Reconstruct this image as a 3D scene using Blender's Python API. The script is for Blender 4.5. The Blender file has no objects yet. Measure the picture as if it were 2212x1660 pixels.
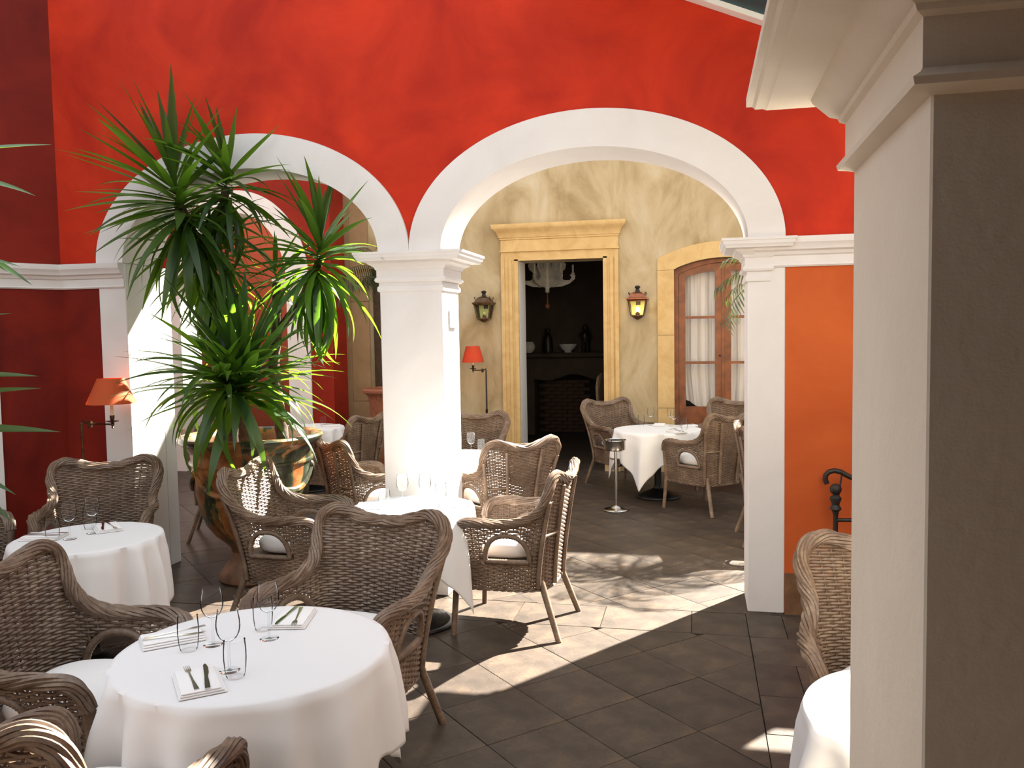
import bpy, math, random
from math import sin, cos, pi, radians, sqrt, atan2, hypot, exp
from mathutils import Vector, Matrix

scn = bpy.context.scene
COL = scn.collection
random.seed(7)

# ------------------------------------------------------------------ camera
FPX, YAW, PITCH, ROLL, CD, CH = 1821.6, .2168, .0619, -.0169, 5.5943, 1.85
_f = Vector((-sin(YAW) * cos(PITCH), cos(YAW) * cos(PITCH), -sin(PITCH)))
_r0 = Vector((cos(YAW), sin(YAW), 0)); _u0 = _r0.cross(_f)
_r = _r0 * cos(ROLL) + _u0 * sin(ROLL)
_u = -_r0 * sin(ROLL) + _u0 * cos(ROLL)
CAM = Vector((0, -CD, CH))
cd = bpy.data.cameras.new('camera'); cam = bpy.data.objects.new('camera', cd); COL.objects.link(cam)
M = Matrix((( _r.x, _u.x, -_f.x, CAM.x), (_r.y, _u.y, -_f.y, CAM.y), (_r.z, _u.z, -_f.z, CAM.z), (0, 0, 0, 1)))
cam.matrix_world = M
cd.sensor_width = 36.0; cd.lens = 36.0 * FPX / 2212.0; cd.clip_start = .05; cd.clip_end = 200
scn.camera = cam
scn.cycles.transparent_max_bounces = 32


def ray(px, py): return _f + _r * ((px - 1106) / FPX) + _u * ((830 - py) / FPX)
def onz(px, py, z=0.):
    d = ray(px, py); return CAM + d * ((z - CH) / d.z)
def ony(px, py, y):
    d = ray(px, py); return CAM + d * ((y + CD) / d.y)


# ------------------------------------------------------------------ light
w = bpy.data.worlds.new('sky'); scn.world = w; w.use_nodes = True
bg = w.node_tree.nodes['Background']
bg.inputs[0].default_value = (.86, .93, 1.0, 1); bg.inputs[1].default_value = 1.72
SUNV = Vector((.576, .818, math.tan(radians(43)))).normalized()
sd = bpy.data.lights.new('sun', 'SUN'); so = bpy.data.objects.new('sun', sd); COL.objects.link(so)
sd.energy = 48.0; sd.angle = radians(.7); sd.color = (1.0, .955, .86)
so.rotation_euler = SUNV.to_track_quat('Z', 'Y').to_euler(); so.location = (6, 9, 10)
vs = scn.view_settings
vs.view_transform = 'Standard'; vs.look = 'None'; vs.gamma = 1.0; vs.exposure = 0.08
vs.use_curve_mapping = False

# ------------------------------------------------------------------ materials
MATS = {}
def _new(name):
    m = bpy.data.materials.new(name); m.use_nodes = True
    nt = m.node_tree; b = nt.nodes['Principled BSDF']; MATS[name] = m
    return m, nt, b
def N(nt, t, **kw):
    n = nt.nodes.new(t)
    for k, v in kw.items():
        if k in n.inputs: n.inputs[k].default_value = v
        else: setattr(n, k, v)
    return n
def ramp(nt, fac, stops):
    r = nt.nodes.new('ShaderNodeValToRGB'); e = r.color_ramp.elements
    while len(e) < len(stops): e.new(.5)
    for el, (p, c) in zip(e, stops): el.position = p; el.color = (*c, 1)
    nt.links.new(fac, r.inputs[0]); return r
def noise(nt, scale, detail=4, rough=.55, coord='Object', dist=0., stretch=None):
    tc = nt.nodes.new('ShaderNodeTexCoord'); out = tc.outputs[coord]
    if stretch:
        mp = nt.nodes.new('ShaderNodeMapping'); mp.inputs['Scale'].default_value = stretch
        nt.links.new(out, mp.inputs[0]); out = mp.outputs[0]
    n = N(nt, 'ShaderNodeTexNoise', Scale=scale, Detail=detail, Roughness=rough, Distortion=dist)
    nt.links.new(out, n.inputs['Vector']); return n
def bump(nt, b, height, strength, dist=.01):
    bp = N(nt, 'ShaderNodeBump', Strength=strength, Distance=dist)
    nt.links.new(height, bp.inputs['Height']); nt.links.new(bp.outputs[0], b.inputs['Normal'])
def plaster(name, c0, c1, scale=1.3, rough=.8, c2=None, bs=.25, stretch=None, spread=.18):
    m, nt, b = _new(name)
    n1 = noise(nt, scale, 6, .6, dist=.6, stretch=stretch)
    st = [(.5 - spread, c0), (.5 + spread, c1)] if c2 is None else [(.5 - spread, c0), (.5, c1), (.5 + spread, c2)]
    r = ramp(nt, n1.outputs[0], st)
    nt.links.new(r.outputs[0], b.inputs['Base Color']); b.inputs['Roughness'].default_value = rough; b.inputs['Specular IOR Level'].default_value = .12
    n2 = noise(nt, 40, 5, .6); bump(nt, b, n2.outputs[0], bs, .004)
    return m
def simple(name, c, rough=.5, metal=0., var=.0, scale=20, bs=0., spec=None):
    m, nt, b = _new(name)
    lo = tuple(max(0, x * (1 - var)) for x in c); hi = tuple(min(1, x * (1 + var)) for x in c)
    n1 = noise(nt, scale, 4, .55); r = ramp(nt, n1.outputs[0], [(.3, lo), (.7, hi)])
    nt.links.new(r.outputs[0], b.inputs['Base Color'])
    b.inputs['Roughness'].default_value = rough; b.inputs['Metallic'].default_value = metal
    if spec is not None: b.inputs['Specular IOR Level'].default_value = spec
    if bs: bump(nt, b, n1.outputs[0], bs, .003)
    return m

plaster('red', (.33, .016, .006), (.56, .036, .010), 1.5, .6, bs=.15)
plaster('redhalfshaded', (.17, .012, .006), (.27, .020, .008), 1.5, .6, bs=.15)  # red plaster darkened in colour for the shaded wall past the yucca
plaster('redshaded', (.11, .009, .006), (.20, .016, .008), 1.6, .6, bs=.15)  # same red plaster, shade of the left side put into the colour
plaster('orange', (.42, .075, .018), (.52, .11, .026), 1.5, .7, bs=.15)
plaster('terracotta', (.34, .105, .06), (.42, .135, .08), 1.5, .8)
plaster('white', (.64, .61, .585), (.70, .672, .65), 2.0, .75, bs=.2)
plaster('nearwhite', (.72, .65, .54), (.78, .71, .60), 3.0, .7, bs=.5)
plaster('beige', (.25, .175, .085), (.41, .32, .19), 1.7, .85, c2=(.50, .42, .30), bs=.25, spread=.22, stretch=(1.3, 1, .7))
plaster('rear', (.26, .20, .13), (.34, .27, .18), 2, .85)
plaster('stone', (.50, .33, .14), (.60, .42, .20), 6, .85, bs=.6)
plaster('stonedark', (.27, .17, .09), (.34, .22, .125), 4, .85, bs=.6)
plaster('plinth', (.14, .07, .035), (.22, .12, .06), 9, .8, bs=.5)
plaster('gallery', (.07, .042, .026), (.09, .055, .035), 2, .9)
plaster('darkroom', (.055, .043, .034), (.08, .062, .05), 2, .9)  # gloom of the fireplace room put into the colour
plaster('grout', (.035, .026, .02), (.06, .043, .033), 12, .9)

# floor stone: tile to tile difference from object random, mottled
m, nt, b = _new('tile')
oi = nt.nodes.new('ShaderNodeObjectInfo')
n1 = noise(nt, 5.5, 7, .62, 'Object', .4)
n2 = noise(nt, 55, 3, .7)
r1 = ramp(nt, n1.outputs[0], [(.30, (.034, .027, .021)), (.52, (.066, .049, .037)), (.72, (.105, .074, .048))])
r2 = ramp(nt, oi.outputs['Random'], [(0, (.80, .78, .77)), (1, (1.12, 1.08, 1.04))])
mx = nt.nodes.new('ShaderNodeMix'); mx.data_type = 'RGBA'; mx.blend_type = 'MULTIPLY'; mx.inputs[0].default_value = 1
nt.links.new(r1.outputs[0], mx.inputs[6]); nt.links.new(r2.outputs[0], mx.inputs[7])
r3 = ramp(nt, n2.outputs[0], [(.3, (.82, .82, .82)), (.7, (1.12, 1.12, 1.12))])
mx2 = nt.nodes.new('ShaderNodeMix'); mx2.data_type = 'RGBA'; mx2.blend_type = 'MULTIPLY'; mx2.inputs[0].default_value = 1
nt.links.new(mx.outputs[2], mx2.inputs[6]); nt.links.new(r3.outputs[0], mx2.inputs[7])
nt.links.new(mx2.outputs[2], b.inputs['Base Color'])
b.inputs['Roughness'].default_value = .5; b.inputs['Specular IOR Level'].default_value = .3; bump(nt, b, n2.outputs[0], .25, .002)

# wicker
m, nt, b = _new('wicker')
n1 = noise(nt, 7, 5, .6); n2 = noise(nt, 60, 2, .6)
r1 = ramp(nt, n1.outputs[0], [(.28, (.10, .062, .040)), (.5, (.165, .108, .072)), (.74, (.27, .195, .135))])
r2 = ramp(nt, n2.outputs[0], [(.3, (.75, .74, .72)), (.7, (1.15, 1.15, 1.15))])
mx = nt.nodes.new('ShaderNodeMix'); mx.data_type = 'RGBA'; mx.blend_type = 'MULTIPLY'; mx.inputs[0].default_value = 1
nt.links.new(r1.outputs[0], mx.inputs[6]); nt.links.new(r2.outputs[0], mx.inputs[7])
nt.links.new(mx.outputs[2], b.inputs['Base Color']); b.inputs['Roughness'].default_value = .48
simple('wickerdark', (.12, .075, .048), .6, var=.3, scale=30)

def cloth(name, c, weave=True):
    m, nt, b = _new(name)
    b.inputs['Base Color'].default_value = (*c, 1); b.inputs['Roughness'].default_value = .9
    b.inputs['Specular IOR Level'].default_value = .15
    n1 = noise(nt, 300, 2, .5); bump(nt, b, n1.outputs[0], .12, .001)
    t = N(nt, 'ShaderNodeBsdfTranslucent'); t.inputs[0].default_value = (c[0], c[1] * .96, c[2] * .9, 1)
    ms = N(nt, 'ShaderNodeMixShader'); ms.inputs[0].default_value = .12
    out = nt.nodes['Material Output']
    nt.links.new(b.outputs[0], ms.inputs[1]); nt.links.new(t.outputs[0], ms.inputs[2]); nt.links.new(ms.outputs[0], out.inputs[0])
    return m
cloth('linen', (.79, .775, .77)); cloth('cushion', (.84, .80, .77)); cloth('napkin', (.86, .84, .83)); cloth('curtain', (.80, .74, .70))

def leafmat(name, c, tcol, tr):
    m, nt, b = _new(name)
    oi = nt.nodes.new('ShaderNodeObjectInfo')
    n1 = noise(nt, 4, 3, .5)
    r1 = ramp(nt, oi.outputs['Random'], [(0, tuple(x * .7 for x in c)), (1, tuple(min(1, x * 1.35) for x in c))])
    nt.links.new(r1.outputs[0], b.inputs['Base Color']); b.inputs['Roughness'].default_value = .36
    t = N(nt, 'ShaderNodeBsdfTranslucent'); t.inputs[0].default_value = (*tcol, 1)
    ms = N(nt, 'ShaderNodeMixShader'); ms.inputs[0].default_value = tr
    out = nt.nodes['Material Output']
    nt.links.new(b.outputs[0], ms.inputs[1]); nt.links.new(t.outputs[0], ms.inputs[2]); nt.links.new(ms.outputs[0], out.inputs[0])
leafmat('leaf', (.017, .037, .017), (.22, .46, .02), .36)
leafmat('palmleaf', (.045, .060, .030), (.10, .14, .03), .25)
simple('trunk', (.075, .045, .028), .9, var=.5, scale=35, bs=1.0)
simple('soil', (.05, .035, .025), .95, var=.4)

# glazed urn: ochre glaze with dark green-black runs
m, nt, b = _new('urn')
n1 = noise(nt, 3.2, 8, .68, dist=.5, stretch=(1, 1, .55)); n2 = noise(nt, 9, 5, .6)
r1 = ramp(nt, n2.outputs[0], [(.3, (.14, .040, .012)), (.5, (.24, .082, .022)), (.7, (.38, .18, .065))])
r2 = ramp(nt, n1.outputs[0], [(.38, (.014, .012, .008)), (.44, (.03, .04, .016)), (.475, (.12, .10, .035))])
r3 = ramp(nt, n1.outputs[0], [(.45, (0, 0, 0)), (.475, (1, 1, 1))])
mx = nt.nodes.new('ShaderNodeMix'); mx.data_type = 'RGBA'
nt.links.new(r3.outputs[0], mx.inputs[0]); nt.links.new(r2.outputs[0], mx.inputs[6]); nt.links.new(r1.outputs[0], mx.inputs[7])
nt.links.new(mx.outputs[2], b.inputs['Base Color']); b.inputs['Roughness'].default_value = .33
bump(nt, b, n1.outputs[0], .3, .01)
simple('urnfoot', (.22, .11, .06), .6, var=.4, scale=8)
simple('terrapot', (.22, .07, .03), .7, var=.3)

simple('iron', (.012, .011, .011), .38, .4, var=.3)
simple('ironmatte', (.020, .015, .012), .55, .3, var=.3, bs=.3)
simple('bronze', (.10, .055, .030), .38, .85, var=.4, scale=30)
simple('copper', (.28, .10, .05), .35, .9, var=.3, scale=30)
simple('steel', (.55, .54, .52), .16, 1.0, var=.05)
simple('cutlery', (.62, .61, .60), .14, 1.0, var=.03)
simple('wood', (.20, .060, .018), .45, var=.35, scale=9)
simple('darkwood', (.055, .028, .014), .5, var=.3)
simple('palewood', (.42, .30, .20), .55, var=.2)
simple('cream', (.80, .72, .52), .5)
simple('sconce_cream', (.62, .58, .50), .7, var=.15)
simple('porcelain', (.60, .60, .62), .2, var=.25, scale=60)
simple('bronzefig', (.03, .024, .02), .4, .5, var=.3)
simple('brick', (.05, .024, .016), .9, var=.4, scale=12, bs=.5)
simple('soot', (.012, .010, .009), .95)
simple('whitepaint', (.84, .84, .80), .5)
simple('plaque', (.86, .86, .85), .45, var=.03)
simple('tealcanvas', (.006, .060, .070), .6, var=.2)
m, nt, b = _new('stripe')
tc = nt.nodes.new('ShaderNodeTexCoord'); wv = N(nt, 'ShaderNodeTexWave', Scale=14.0, Distortion=0.4)
nt.links.new(tc.outputs['Object'], wv.inputs[0])
rr = ramp(nt, wv.outputs[0], [(.42, (.62, .52, .42)), (.55, (.28, .10, .07))]); nt.links.new(rr.outputs[0], b.inputs['Base Color'])
b.inputs['Roughness'].default_value = .9

m, nt, b = _new('glass')
nt.nodes.remove(b); out = nt.nodes['Material Output']
tr = N(nt, 'ShaderNodeBsdfTransparent'); tr.inputs[0].default_value = (.985, .992, .995, 1)
gl = N(nt, 'ShaderNodeBsdfGlossy'); gl.inputs['Roughness'].default_value = .02; gl.inputs[0].default_value = (1, 1, 1, 1)
lw = N(nt, 'ShaderNodeLayerWeight', Blend=.10); ms = N(nt, 'ShaderNodeMixShader')
df = N(nt, 'ShaderNodeBsdfTranslucent'); df.inputs[0].default_value = (.9, .93, .95, 1); mh = N(nt, 'ShaderNodeMixShader'); mh.inputs[0].default_value = .018
nt.links.new(tr.outputs[0], mh.inputs[1]); nt.links.new(df.outputs[0], mh.inputs[2])
nt.links.new(lw.outputs['Fresnel'], ms.inputs[0]); nt.links.new(mh.outputs[0], ms.inputs[1]); nt.links.new(gl.outputs[0], ms.inputs[2]); nt.links.new(ms.outputs[0], out.inputs[0])
m, nt, b = _new('lampglass')
b.inputs['Base Color'].default_value = (.62, .64, .24, 1); b.inputs['Roughness'].default_value = .25
b.inputs['Transmission Weight'].default_value = .3
def emit(name, c, s):
    m, nt, b = _new(name)
    b.inputs['Base Color'].default_value = (*c, 1); b.inputs['Emission Color'].default_value = (*c, 1); b.inputs['Emission Strength'].default_value = s
emit('bulb', (1.0, .72, .28), 40.0)
emit('bulbdim', (1.0, .5, .15), 5.0)
def shade(name, c):
    m, nt, b = _new(name)
    b.inputs['Base Color'].default_value = (*c, 1); b.inputs['Roughness'].default_value = .8
    t = N(nt, 'ShaderNodeBsdfTranslucent'); t.inputs[0].default_value = (c[0], c[1], c[2], 1)
    ms = N(nt, 'ShaderNodeMixShader'); ms.inputs[0].default_value = .45; out = nt.nodes['Material Output']
    nt.links.new(b.outputs[0], ms.inputs[1]); nt.links.new(t.outputs[0], ms.inputs[2]); nt.links.new(ms.outputs[0], out.inputs[0])
shade('shade', (.62, .13, .035)); shade('shadered', (.62, .09, .03))

# ------------------------------------------------------------------ mesh builder
class MB:
    def __init__(s): s.v = []; s.f = []
    def add(s, vs, fs):
        o = len(s.v); s.v += [tuple(p) for p in vs]; s.f += [tuple(i + o for i in f) for f in fs]; return s
    def box(s, x0, x1, y0, y1, z0, z1):
        return s.add([(x0, y0, z0), (x1, y0, z0), (x1, y1, z0), (x0, y1, z0), (x0, y0, z1), (x1, y0, z1), (x1, y1, z1), (x0, y1, z1)],
                     [(0, 3, 2, 1), (4, 5, 6, 7), (0, 1, 5, 4), (1, 2, 6, 5), (2, 3, 7, 6), (3, 0, 4, 7)])
    def bbox(s, x0, x1, y0, y1, z0, z1, b=.01):
        """box with chamfered vertical and horizontal edges"""
        rings = []
        for z, o in ((z0, b), (z0 + b, 0), (z1 - b, 0), (z1, b)):
            a0, a1, c0, c1 = x0 + o, x1 - o, y0 + o, y1 - o; k = b * (.6)
            rings.append([(a0 + k, c0, z), (a1 - k, c0, z), (a1, c0 + k, z), (a1, c1 - k, z), (a1 - k, c1, z), (a0 + k, c1, z), (a0, c1 - k, z), (a0, c0 + k, z)])
        return s.rings(rings)
    def rings(s, R, closed=True, caps=True):
        n = len(R[0]); vs = [p for r in R for p in r]; fs = []
        for i in range(len(R) - 1):
            for j in range(n if closed else n - 1):
                a, b_ = i * n + j, i * n + (j + 1) % n
                fs.append((a, b_, b_ + n, a + n))
        if caps: fs.append(tuple(range(n))[::-1]); fs.append(tuple((len(R) - 1) * n + j for j in range(n)))
        return s.add(vs, fs)
    def lathe(s, prof, c=(0, 0, 0), n=24, caps=True):
        R = [[(c[0] + r * cos(2 * pi * k / n), c[1] + r * sin(2 * pi * k / n), c[2] + z) for k in range(n)] for r, z in prof]
        return s.rings(R, True, caps)
    def tube(s, path, rad, n=6, caps=True, flat=1., twist0=0.):
        P = [Vector(p) for p in path]; R = []; up = None
        for i, p in enumerate(P):
            t = (P[min(i + 1, len(P) - 1)] - P[max(i - 1, 0)])
            if t.length < 1e-9: t = Vector((0, 0, 1))
            t.normalize()
            if up is None:
                up = Vector((0, 0, 1)) if abs(t.z) < .9 else Vector((1, 0, 0))
            a = t.cross(up)
            if a.length < 1e-6: a = t.orthogonal()
            a.normalize(); b_ = a.cross(t); up = b_
            rr = rad[i] if isinstance(rad, (list, tuple)) else rad
            R.append([p + (a * cos(2 * pi * k / n + twist0) + b_ * sin(2 * pi * k / n + twist0) * flat) * rr for k in range(n)])
        return s.rings(R, True, caps)
    def prism(s, poly, axis, a0, a1):
        """polygon (2D list) extruded along axis: 'y' -> (x,z), 'x' -> (y,z), 'z' -> (x,y)"""
        def P(p, a): return {'y': (p[0], a, p[1]), 'x': (a, p[0], p[1]), 'z': (p[0], p[1], a)}[axis]
        n = len(poly); vs = [P(p, a0) for p in poly] + [P(p, a1) for p in poly]
        fs = [tuple(range(n)), tuple(range(2 * n - 1, n - 1, -1))] + [(i, i + n, (i + 1) % n + n, (i + 1) % n) for i in range(n)]
        return s.add(vs, fs)
    def sphere(s, c, r, n=12, m=8, sc=(1, 1, 1)):
        R = []
        for i in range(m + 1):
            th = -pi / 2 + pi * i / m; q = max(cos(th), .02)
            R.append([(c[0] + r * sc[0] * q * cos(2 * pi * k / n), c[1] + r * sc[1] * q * sin(2 * pi * k / n), c[2] + r * sc[2] * sin(th)) for k in range(n)])
        return s.rings(R)
    def mesh(s, name, smooth=True, ang=50):
        me = bpy.data.meshes.new(name); me.from_pydata(s.v, [], s.f); me.validate(clean_customdata=False)
        import bmesh
        bm = bmesh.new(); bm.from_mesh(me); bmesh.ops.recalc_face_normals(bm, faces=bm.faces)
        if smooth:
            for fc in bm.faces: fc.smooth = True
            a = radians(ang)
            for e in bm.edges:
                if len(e.link_faces) == 2 and e.calc_face_angle(0) > a: e.smooth = False
        bm.to_mesh(me); bm.free(); return me
    def build(s, name, mat, parent=None, smooth=True, ang=40, loc=None):
        me = s.mesh(name, smooth, ang); me.materials.append(MATS[mat])
        return link(name, me, parent, loc)
def link(name, me, parent=None, loc=None):
    o = bpy.data.objects.new(name, me); COL.objects.link(o)
    if parent: o.parent = parent
    if loc: o.location = loc
    return o
def tag(o, label=None, cat=None, group=None, kind=None):
    if label: o['label'] = label
    if cat: o['category'] = cat
    if group: o['group'] = group
    if kind: o['kind'] = kind
    return o
def empty(name, loc=(0, 0, 0), rz=0.):
    o = bpy.data.objects.new(name, None); COL.objects.link(o); o.location = loc; o.rotation_euler = (0, 0, rz); o.empty_display_size = .1
    return o
def copy_tree(o, parent=None):
    c = o.copy(); COL.objects.link(c); c.parent = parent
    for ch in [x for x in bpy.data.objects if x.parent == o]: copy_tree(ch, c)
    return c
def struct(o, label, cat='wall'): return tag(o, label, cat, kind='structure')

# ------------------------------------------------------------------ dimensions of the arcade (metres)
XR0, XR1, XM0, XM1, XL0, XL1, XC = .315, .543, -2.167, -1.715, -4.417, -4.188, -4.744
ZS, ZB, TH, ZA = 2.415, 2.233, .405, 3.294
AL = ((XL0 + (XM0 + XM1) / 2) / 2, ((XM0 + XM1) / 2 - XL0) / 2)      # centre, outer half width
AR = ((XR1 + (XM0 + XM1) / 2) / 2, (XR1 - (XM0 + XM1) / 2) / 2)
BO, BI, BW = ZA - ZS, ZA - ZS - .245, .227
YF, YF2 = 5.44, 5.86      # far wall
WTOP = 4.75

# ------------------------------------------------------------------ floor
fl = struct(MB().box(-9, 6, -9, 10, -.12, -.012).build('floor', 'grout', smooth=False), 'dark brown stone tile floor laid diagonally', 'floor')
def clip(poly, a, b, c):       # keep a*x+b*y<=c
    out = []
    for i in range(len(poly)):
        p, q = poly[i], poly[(i + 1) % len(poly)]; dp, dq = a * p[0] + b * p[1] - c, a * q[0] + b * q[1] - c
        if dp <= 0: out.append(p)
        if (dp < 0) != (dq < 0) and abs(dp - dq) > 1e-12:
            t = dp / (dp - dq); out.append((p[0] + t * (q[0] - p[0]), p[1] + t * (q[1] - p[1])))
    return out
tiles = []
def region(x0, x1, y0, y1, diag):
    if diag:
        st, u0, v0 = .617, -1.11, .495
        for i in range(-30, 30):
            for j in range(-30, 30):
                uu, vv = u0 + i * st, v0 + j * st; g = .0022
                c = [(uu + g, vv + g), (uu + st - g, vv + g), (uu + st - g, vv + st - g), (uu + g, vv + st - g)]
                tiles.append(([((a + b_) / 2, (a - b_) / 2) for a, b_ in c], (x0, x1, y0, y1)))
    else:
        sx, sy = diag_size
        nx = int((x1 - x0) / sx) + 1; ny = max(1, round((y1 - y0) / sy)); hy = (y1 - y0) / ny
        for j in range(ny):
            for i in range(nx):
                o = (j % 2) * sx * .5; a = x0 + i * sx - o; g = .0018
                tiles.append(([(a + g, y0 + j * hy + g), (a + sx - g, y0 + j * hy + g), (a + sx - g, y0 + (j + 1) * hy - g), (a + g, y0 + (j + 1) * hy - g)], (x0, x1, y0, y1)))
region(-7, .298, -7.5, -.457, True)
diag_size = (.56, .4); region(-6.2, .298, -.452, -.045, False)
diag_size = (.44, .42); region(.302, 4.4, -7.5, -.045, False)
region(-9, 4.4, -.04, 8.5, True)
fin = []
for poly, (x0, x1, y0, y1) in tiles:
    if max(p[0] for p in poly) < x0 or min(p[0] for p in poly) > x1 or max(p[1] for p in poly) < y0 or min(p[1] for p in poly) > y1: continue
    full = all(x0 <= p[0] <= x1 and y0 <= p[1] <= y1 for p in poly)
    for a, b_, c in ((-1, 0, -x0), (1, 0, x1), (0, -1, -y0), (0, 1, y1)): poly = clip(poly, a, b_, c) if poly else poly
    if len(poly) < 3: continue
    cx = sum(p[0] for p in poly) / len(poly); cy = sum(p[1] for p in poly) / len(poly)
    ar = abs(sum(poly[i][0] * poly[(i + 1) % len(poly)][1] - poly[(i + 1) % len(poly)][0] * poly[i][1] for i in range(len(poly)))) / 2
    if ar < .002: continue
    d = Vector((cx, cy, 0)) - CAM; zc = d.dot(_f)
    px = 1106 + FPX * d.dot(_r) / zc if zc > .3 else 9e9; py = 830 - FPX * d.dot(_u) / zc if zc > .3 else 9e9
    vis = -150 < px < 2000 and 900 < py < 1800
    fin.append((not vis, hypot(cx, cy + CD), cx, cy, poly))
fin.sort(key=lambda t: t[:2])
shared = {}
rest = MB(); rnd = random.Random(3)
for k, (nv, d, cx, cy, poly) in enumerate(fin):
    rel = [(round(p[0] - cx, 4), round(p[1] - cy, 4)) for p in poly]
    dz = rnd.uniform(-.0012, .0008)
    if k < 290 and not nv:
        key = tuple(sorted(rel))
        if key not in shared:
            b_ = MB(); n = len(rel); g = .003
            R = [[(x, y, -.012) for x, y in rel], [(x, y, -.003) for x, y in rel], [(x * (1 - .005), y * (1 - .005), 0) for x, y in rel]]
            b_.rings(R); me = b_.mesh('floor_tile', False); me.materials.append(MATS['tile']); shared[key] = me
        o = link('floor_tile', shared[key], fl, (cx, cy, dz))
    else:
        n = len(poly); rest.rings([[(x, y, -.012) for x, y in poly], [(x, y, dz) for x, y in poly]])
tag(rest.build('floor_tile_field', 'tile', fl, smooth=False), kind='stuff')

# ------------------------------------------------------------------ walls
def column_wall(samples, top, y0, y1):
    """samples: list of (x, zlow); solid wall from zlow up to top(x)"""
    b_ = MB()
    for (xa, za), (xb, zb) in zip(samples, samples[1:]):
        if xb - xa > 1e-6:
            ta, tb = top(xa), top(xb)
            b_.add([(xa, y0, za), (xb, y0, zb), (xb, y0, tb), (xa, y0, ta), (xa, y1, za), (xb, y1, zb), (xb, y1, tb), (xa, y1, ta)],
                   [(0, 1, 2, 3), (5, 4, 7, 6), (3, 2, 6, 7), (4, 5, 1, 0)])
        else:
            b_.add([(xa, y0, za), (xa, y1, za), (xa, y1, zb), (xa, y0, zb)], [(0, 1, 2, 3)])
    xa, za = samples[0]; b_.add([(xa, y0, za), (xa, y0, top(xa)), (xa, y1, top(xa)), (xa, y1, za)], [(0, 1, 2, 3)])
    xa, za = samples[-1]; b_.add([(xa, y0, za), (xa, y0, top(xa)), (xa, y1, top(xa)), (xa, y1, za)], [(3, 2, 1, 0)])
    return b_
def ell(c, a, b, z, n=48, e=1.0):
    return [(c - a * cos(pi * k / n), z + b * sin(pi * k / n)) for k in range(n + 1)]
LOW = 2.34
smp = [(XC - .6, LOW), (XL0, LOW)] + ell(AL[0], AL[1], BO, ZS) + ell(AR[0], AR[1], BO, ZS) + [(XR1, LOW), (1.5, LOW), (1.5, 2.6), (2.1, 2.6), (2.1, LOW), (5, LOW)]
topf = lambda x: WTOP if x <= 1.95 else 4.0
smp2 = []
for a in smp: smp2.append(a)
o = column_wall(smp2, topf, 0, TH).build('wall_back', 'red', smooth=False)
struct(o, 'mottled red plaster wall above the two white arches')
struct(column_wall(smp2, topf, TH + .001, TH + .03).build('wall_back_bounce_skin', 'rear', smooth=False), 'unseen plaster skin added behind the arcade wall to tone bounced light')  # added skin, out of view, keeps red bounce off the far wall
struct(MB().box(XR1, 5, TH + .001, TH + .03, 0, LOW).box(XC - .6, XL0, TH + .001, TH + .03, 0, LOW).build('wall_back_bounce_skin_lower', 'rear', smooth=False), 'unseen plaster skin added below the ledge to tone bounced light')
struct(MB().box(XC - .6, XL0, 0, TH, 0, LOW).build('wall_back_lower', 'redshaded', smooth=False), 'red plaster panel with shade in its colour, below the ledge beside the floor lamp')
struct(MB().box(XR1, 1.5, 0, TH, 0, LOW).box(2.1, 5, 0, TH, 0, LOW).build('wall_back_panel', 'orange', smooth=False), 'orange plaster panel behind the iron railing')
struct(MB().box(XR1 + .002, 1.5, -.012, 0, 0, .27).build('baseboard_back', 'plinth', smooth=False), 'worn brown plinth at foot of orange wall', 'baseboard')
# archivolts
def archivolt(name, c, ao, label, y0=-.022, y1=TH + .04, bo=BO, bi=BI, bw=BW, z=ZS, mat='white'):
    n = 64; O = ell(c, ao, bo, z, n); I = ell(c, ao - bw, bi, z, n); R = []
    for k in range(n + 1):
        R.append([(O[k][0], y0, O[k][1]), (I[k][0] , y0, I[k][1]), (I[k][0], y1, I[k][1]), (O[k][0], y1, O[k][1])])
    b_ = MB().rings(R)
    return struct(b_.build(name, mat, ang=35), label, 'arch')
archivolt('trim_1', AL[0], AL[1], 'white plaster arch band framing the yucca')
archivolt('trim_2', AR[0], AR[1], 'white plaster arch band framing the stone doorway')

CAPP = [(0, 2.14), (.012, 2.145), (.016, 2.16), (.012, 2.178), (.004, 2.182), (.004, 2.205), (.024, 2.21), (.032, 2.222), (.028, 2.236), (.018, 2.242), (.018, 2.292), (.028, 2.298), (.032, 2.312), (.05, 2.325), (.072, 2.335), (.078, 2.35), (.135, 2.354), (.142, 2.37), (.150, 2.376), (.156, 2.395), (.163, 2.40), (.163, 2.415)]
def capital(name, x0, x1, y0, y1, prof, mat, parent, fy=1.0):
    R = [[(x0 - o, y0 - o * fy, z), (x1 + o, y0 - o * fy, z), (x1 + o, y1 + o, z), (x0 - o, y1 + o, z)] for o, z in prof]
    return MB().rings(R).build(name, mat, parent, ang=25)
def pillar(name, x0, x1, label, xc1=None, xc0=None, fy=.55, cap=True):
    p = struct(MB().bbox(x0, x1, -.004, TH + .004, 0, 2.30 if cap else ZS - .002, .008).build(name, 'white', ang=30), label, 'pillar')
    if cap: capital('capital', x0 if xc0 is None else xc0, x1 if xc1 is None else xc1, -.004, TH + .004, CAPP, 'white', p, fy)
    return p
pm = pillar('pillar_middle', XM0, XM1, 'free-standing square white pillar between the two arches')
pillar('pillar_right', XR0, XR1, 'white pilaster beside the orange wall panel', xc1=XR1 - .10)
pillar('pillar_left', XL0, XL1, 'white pilaster behind the orange lampshade', cap=False)
struct(MB().box(XL0, XL1, TH + .005, TH + .14, 0, ZS - .01).build('pillar_left_rear', 'white', smooth=False), 'white rear pilaster behind the left pilaster', 'pillar')
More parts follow.
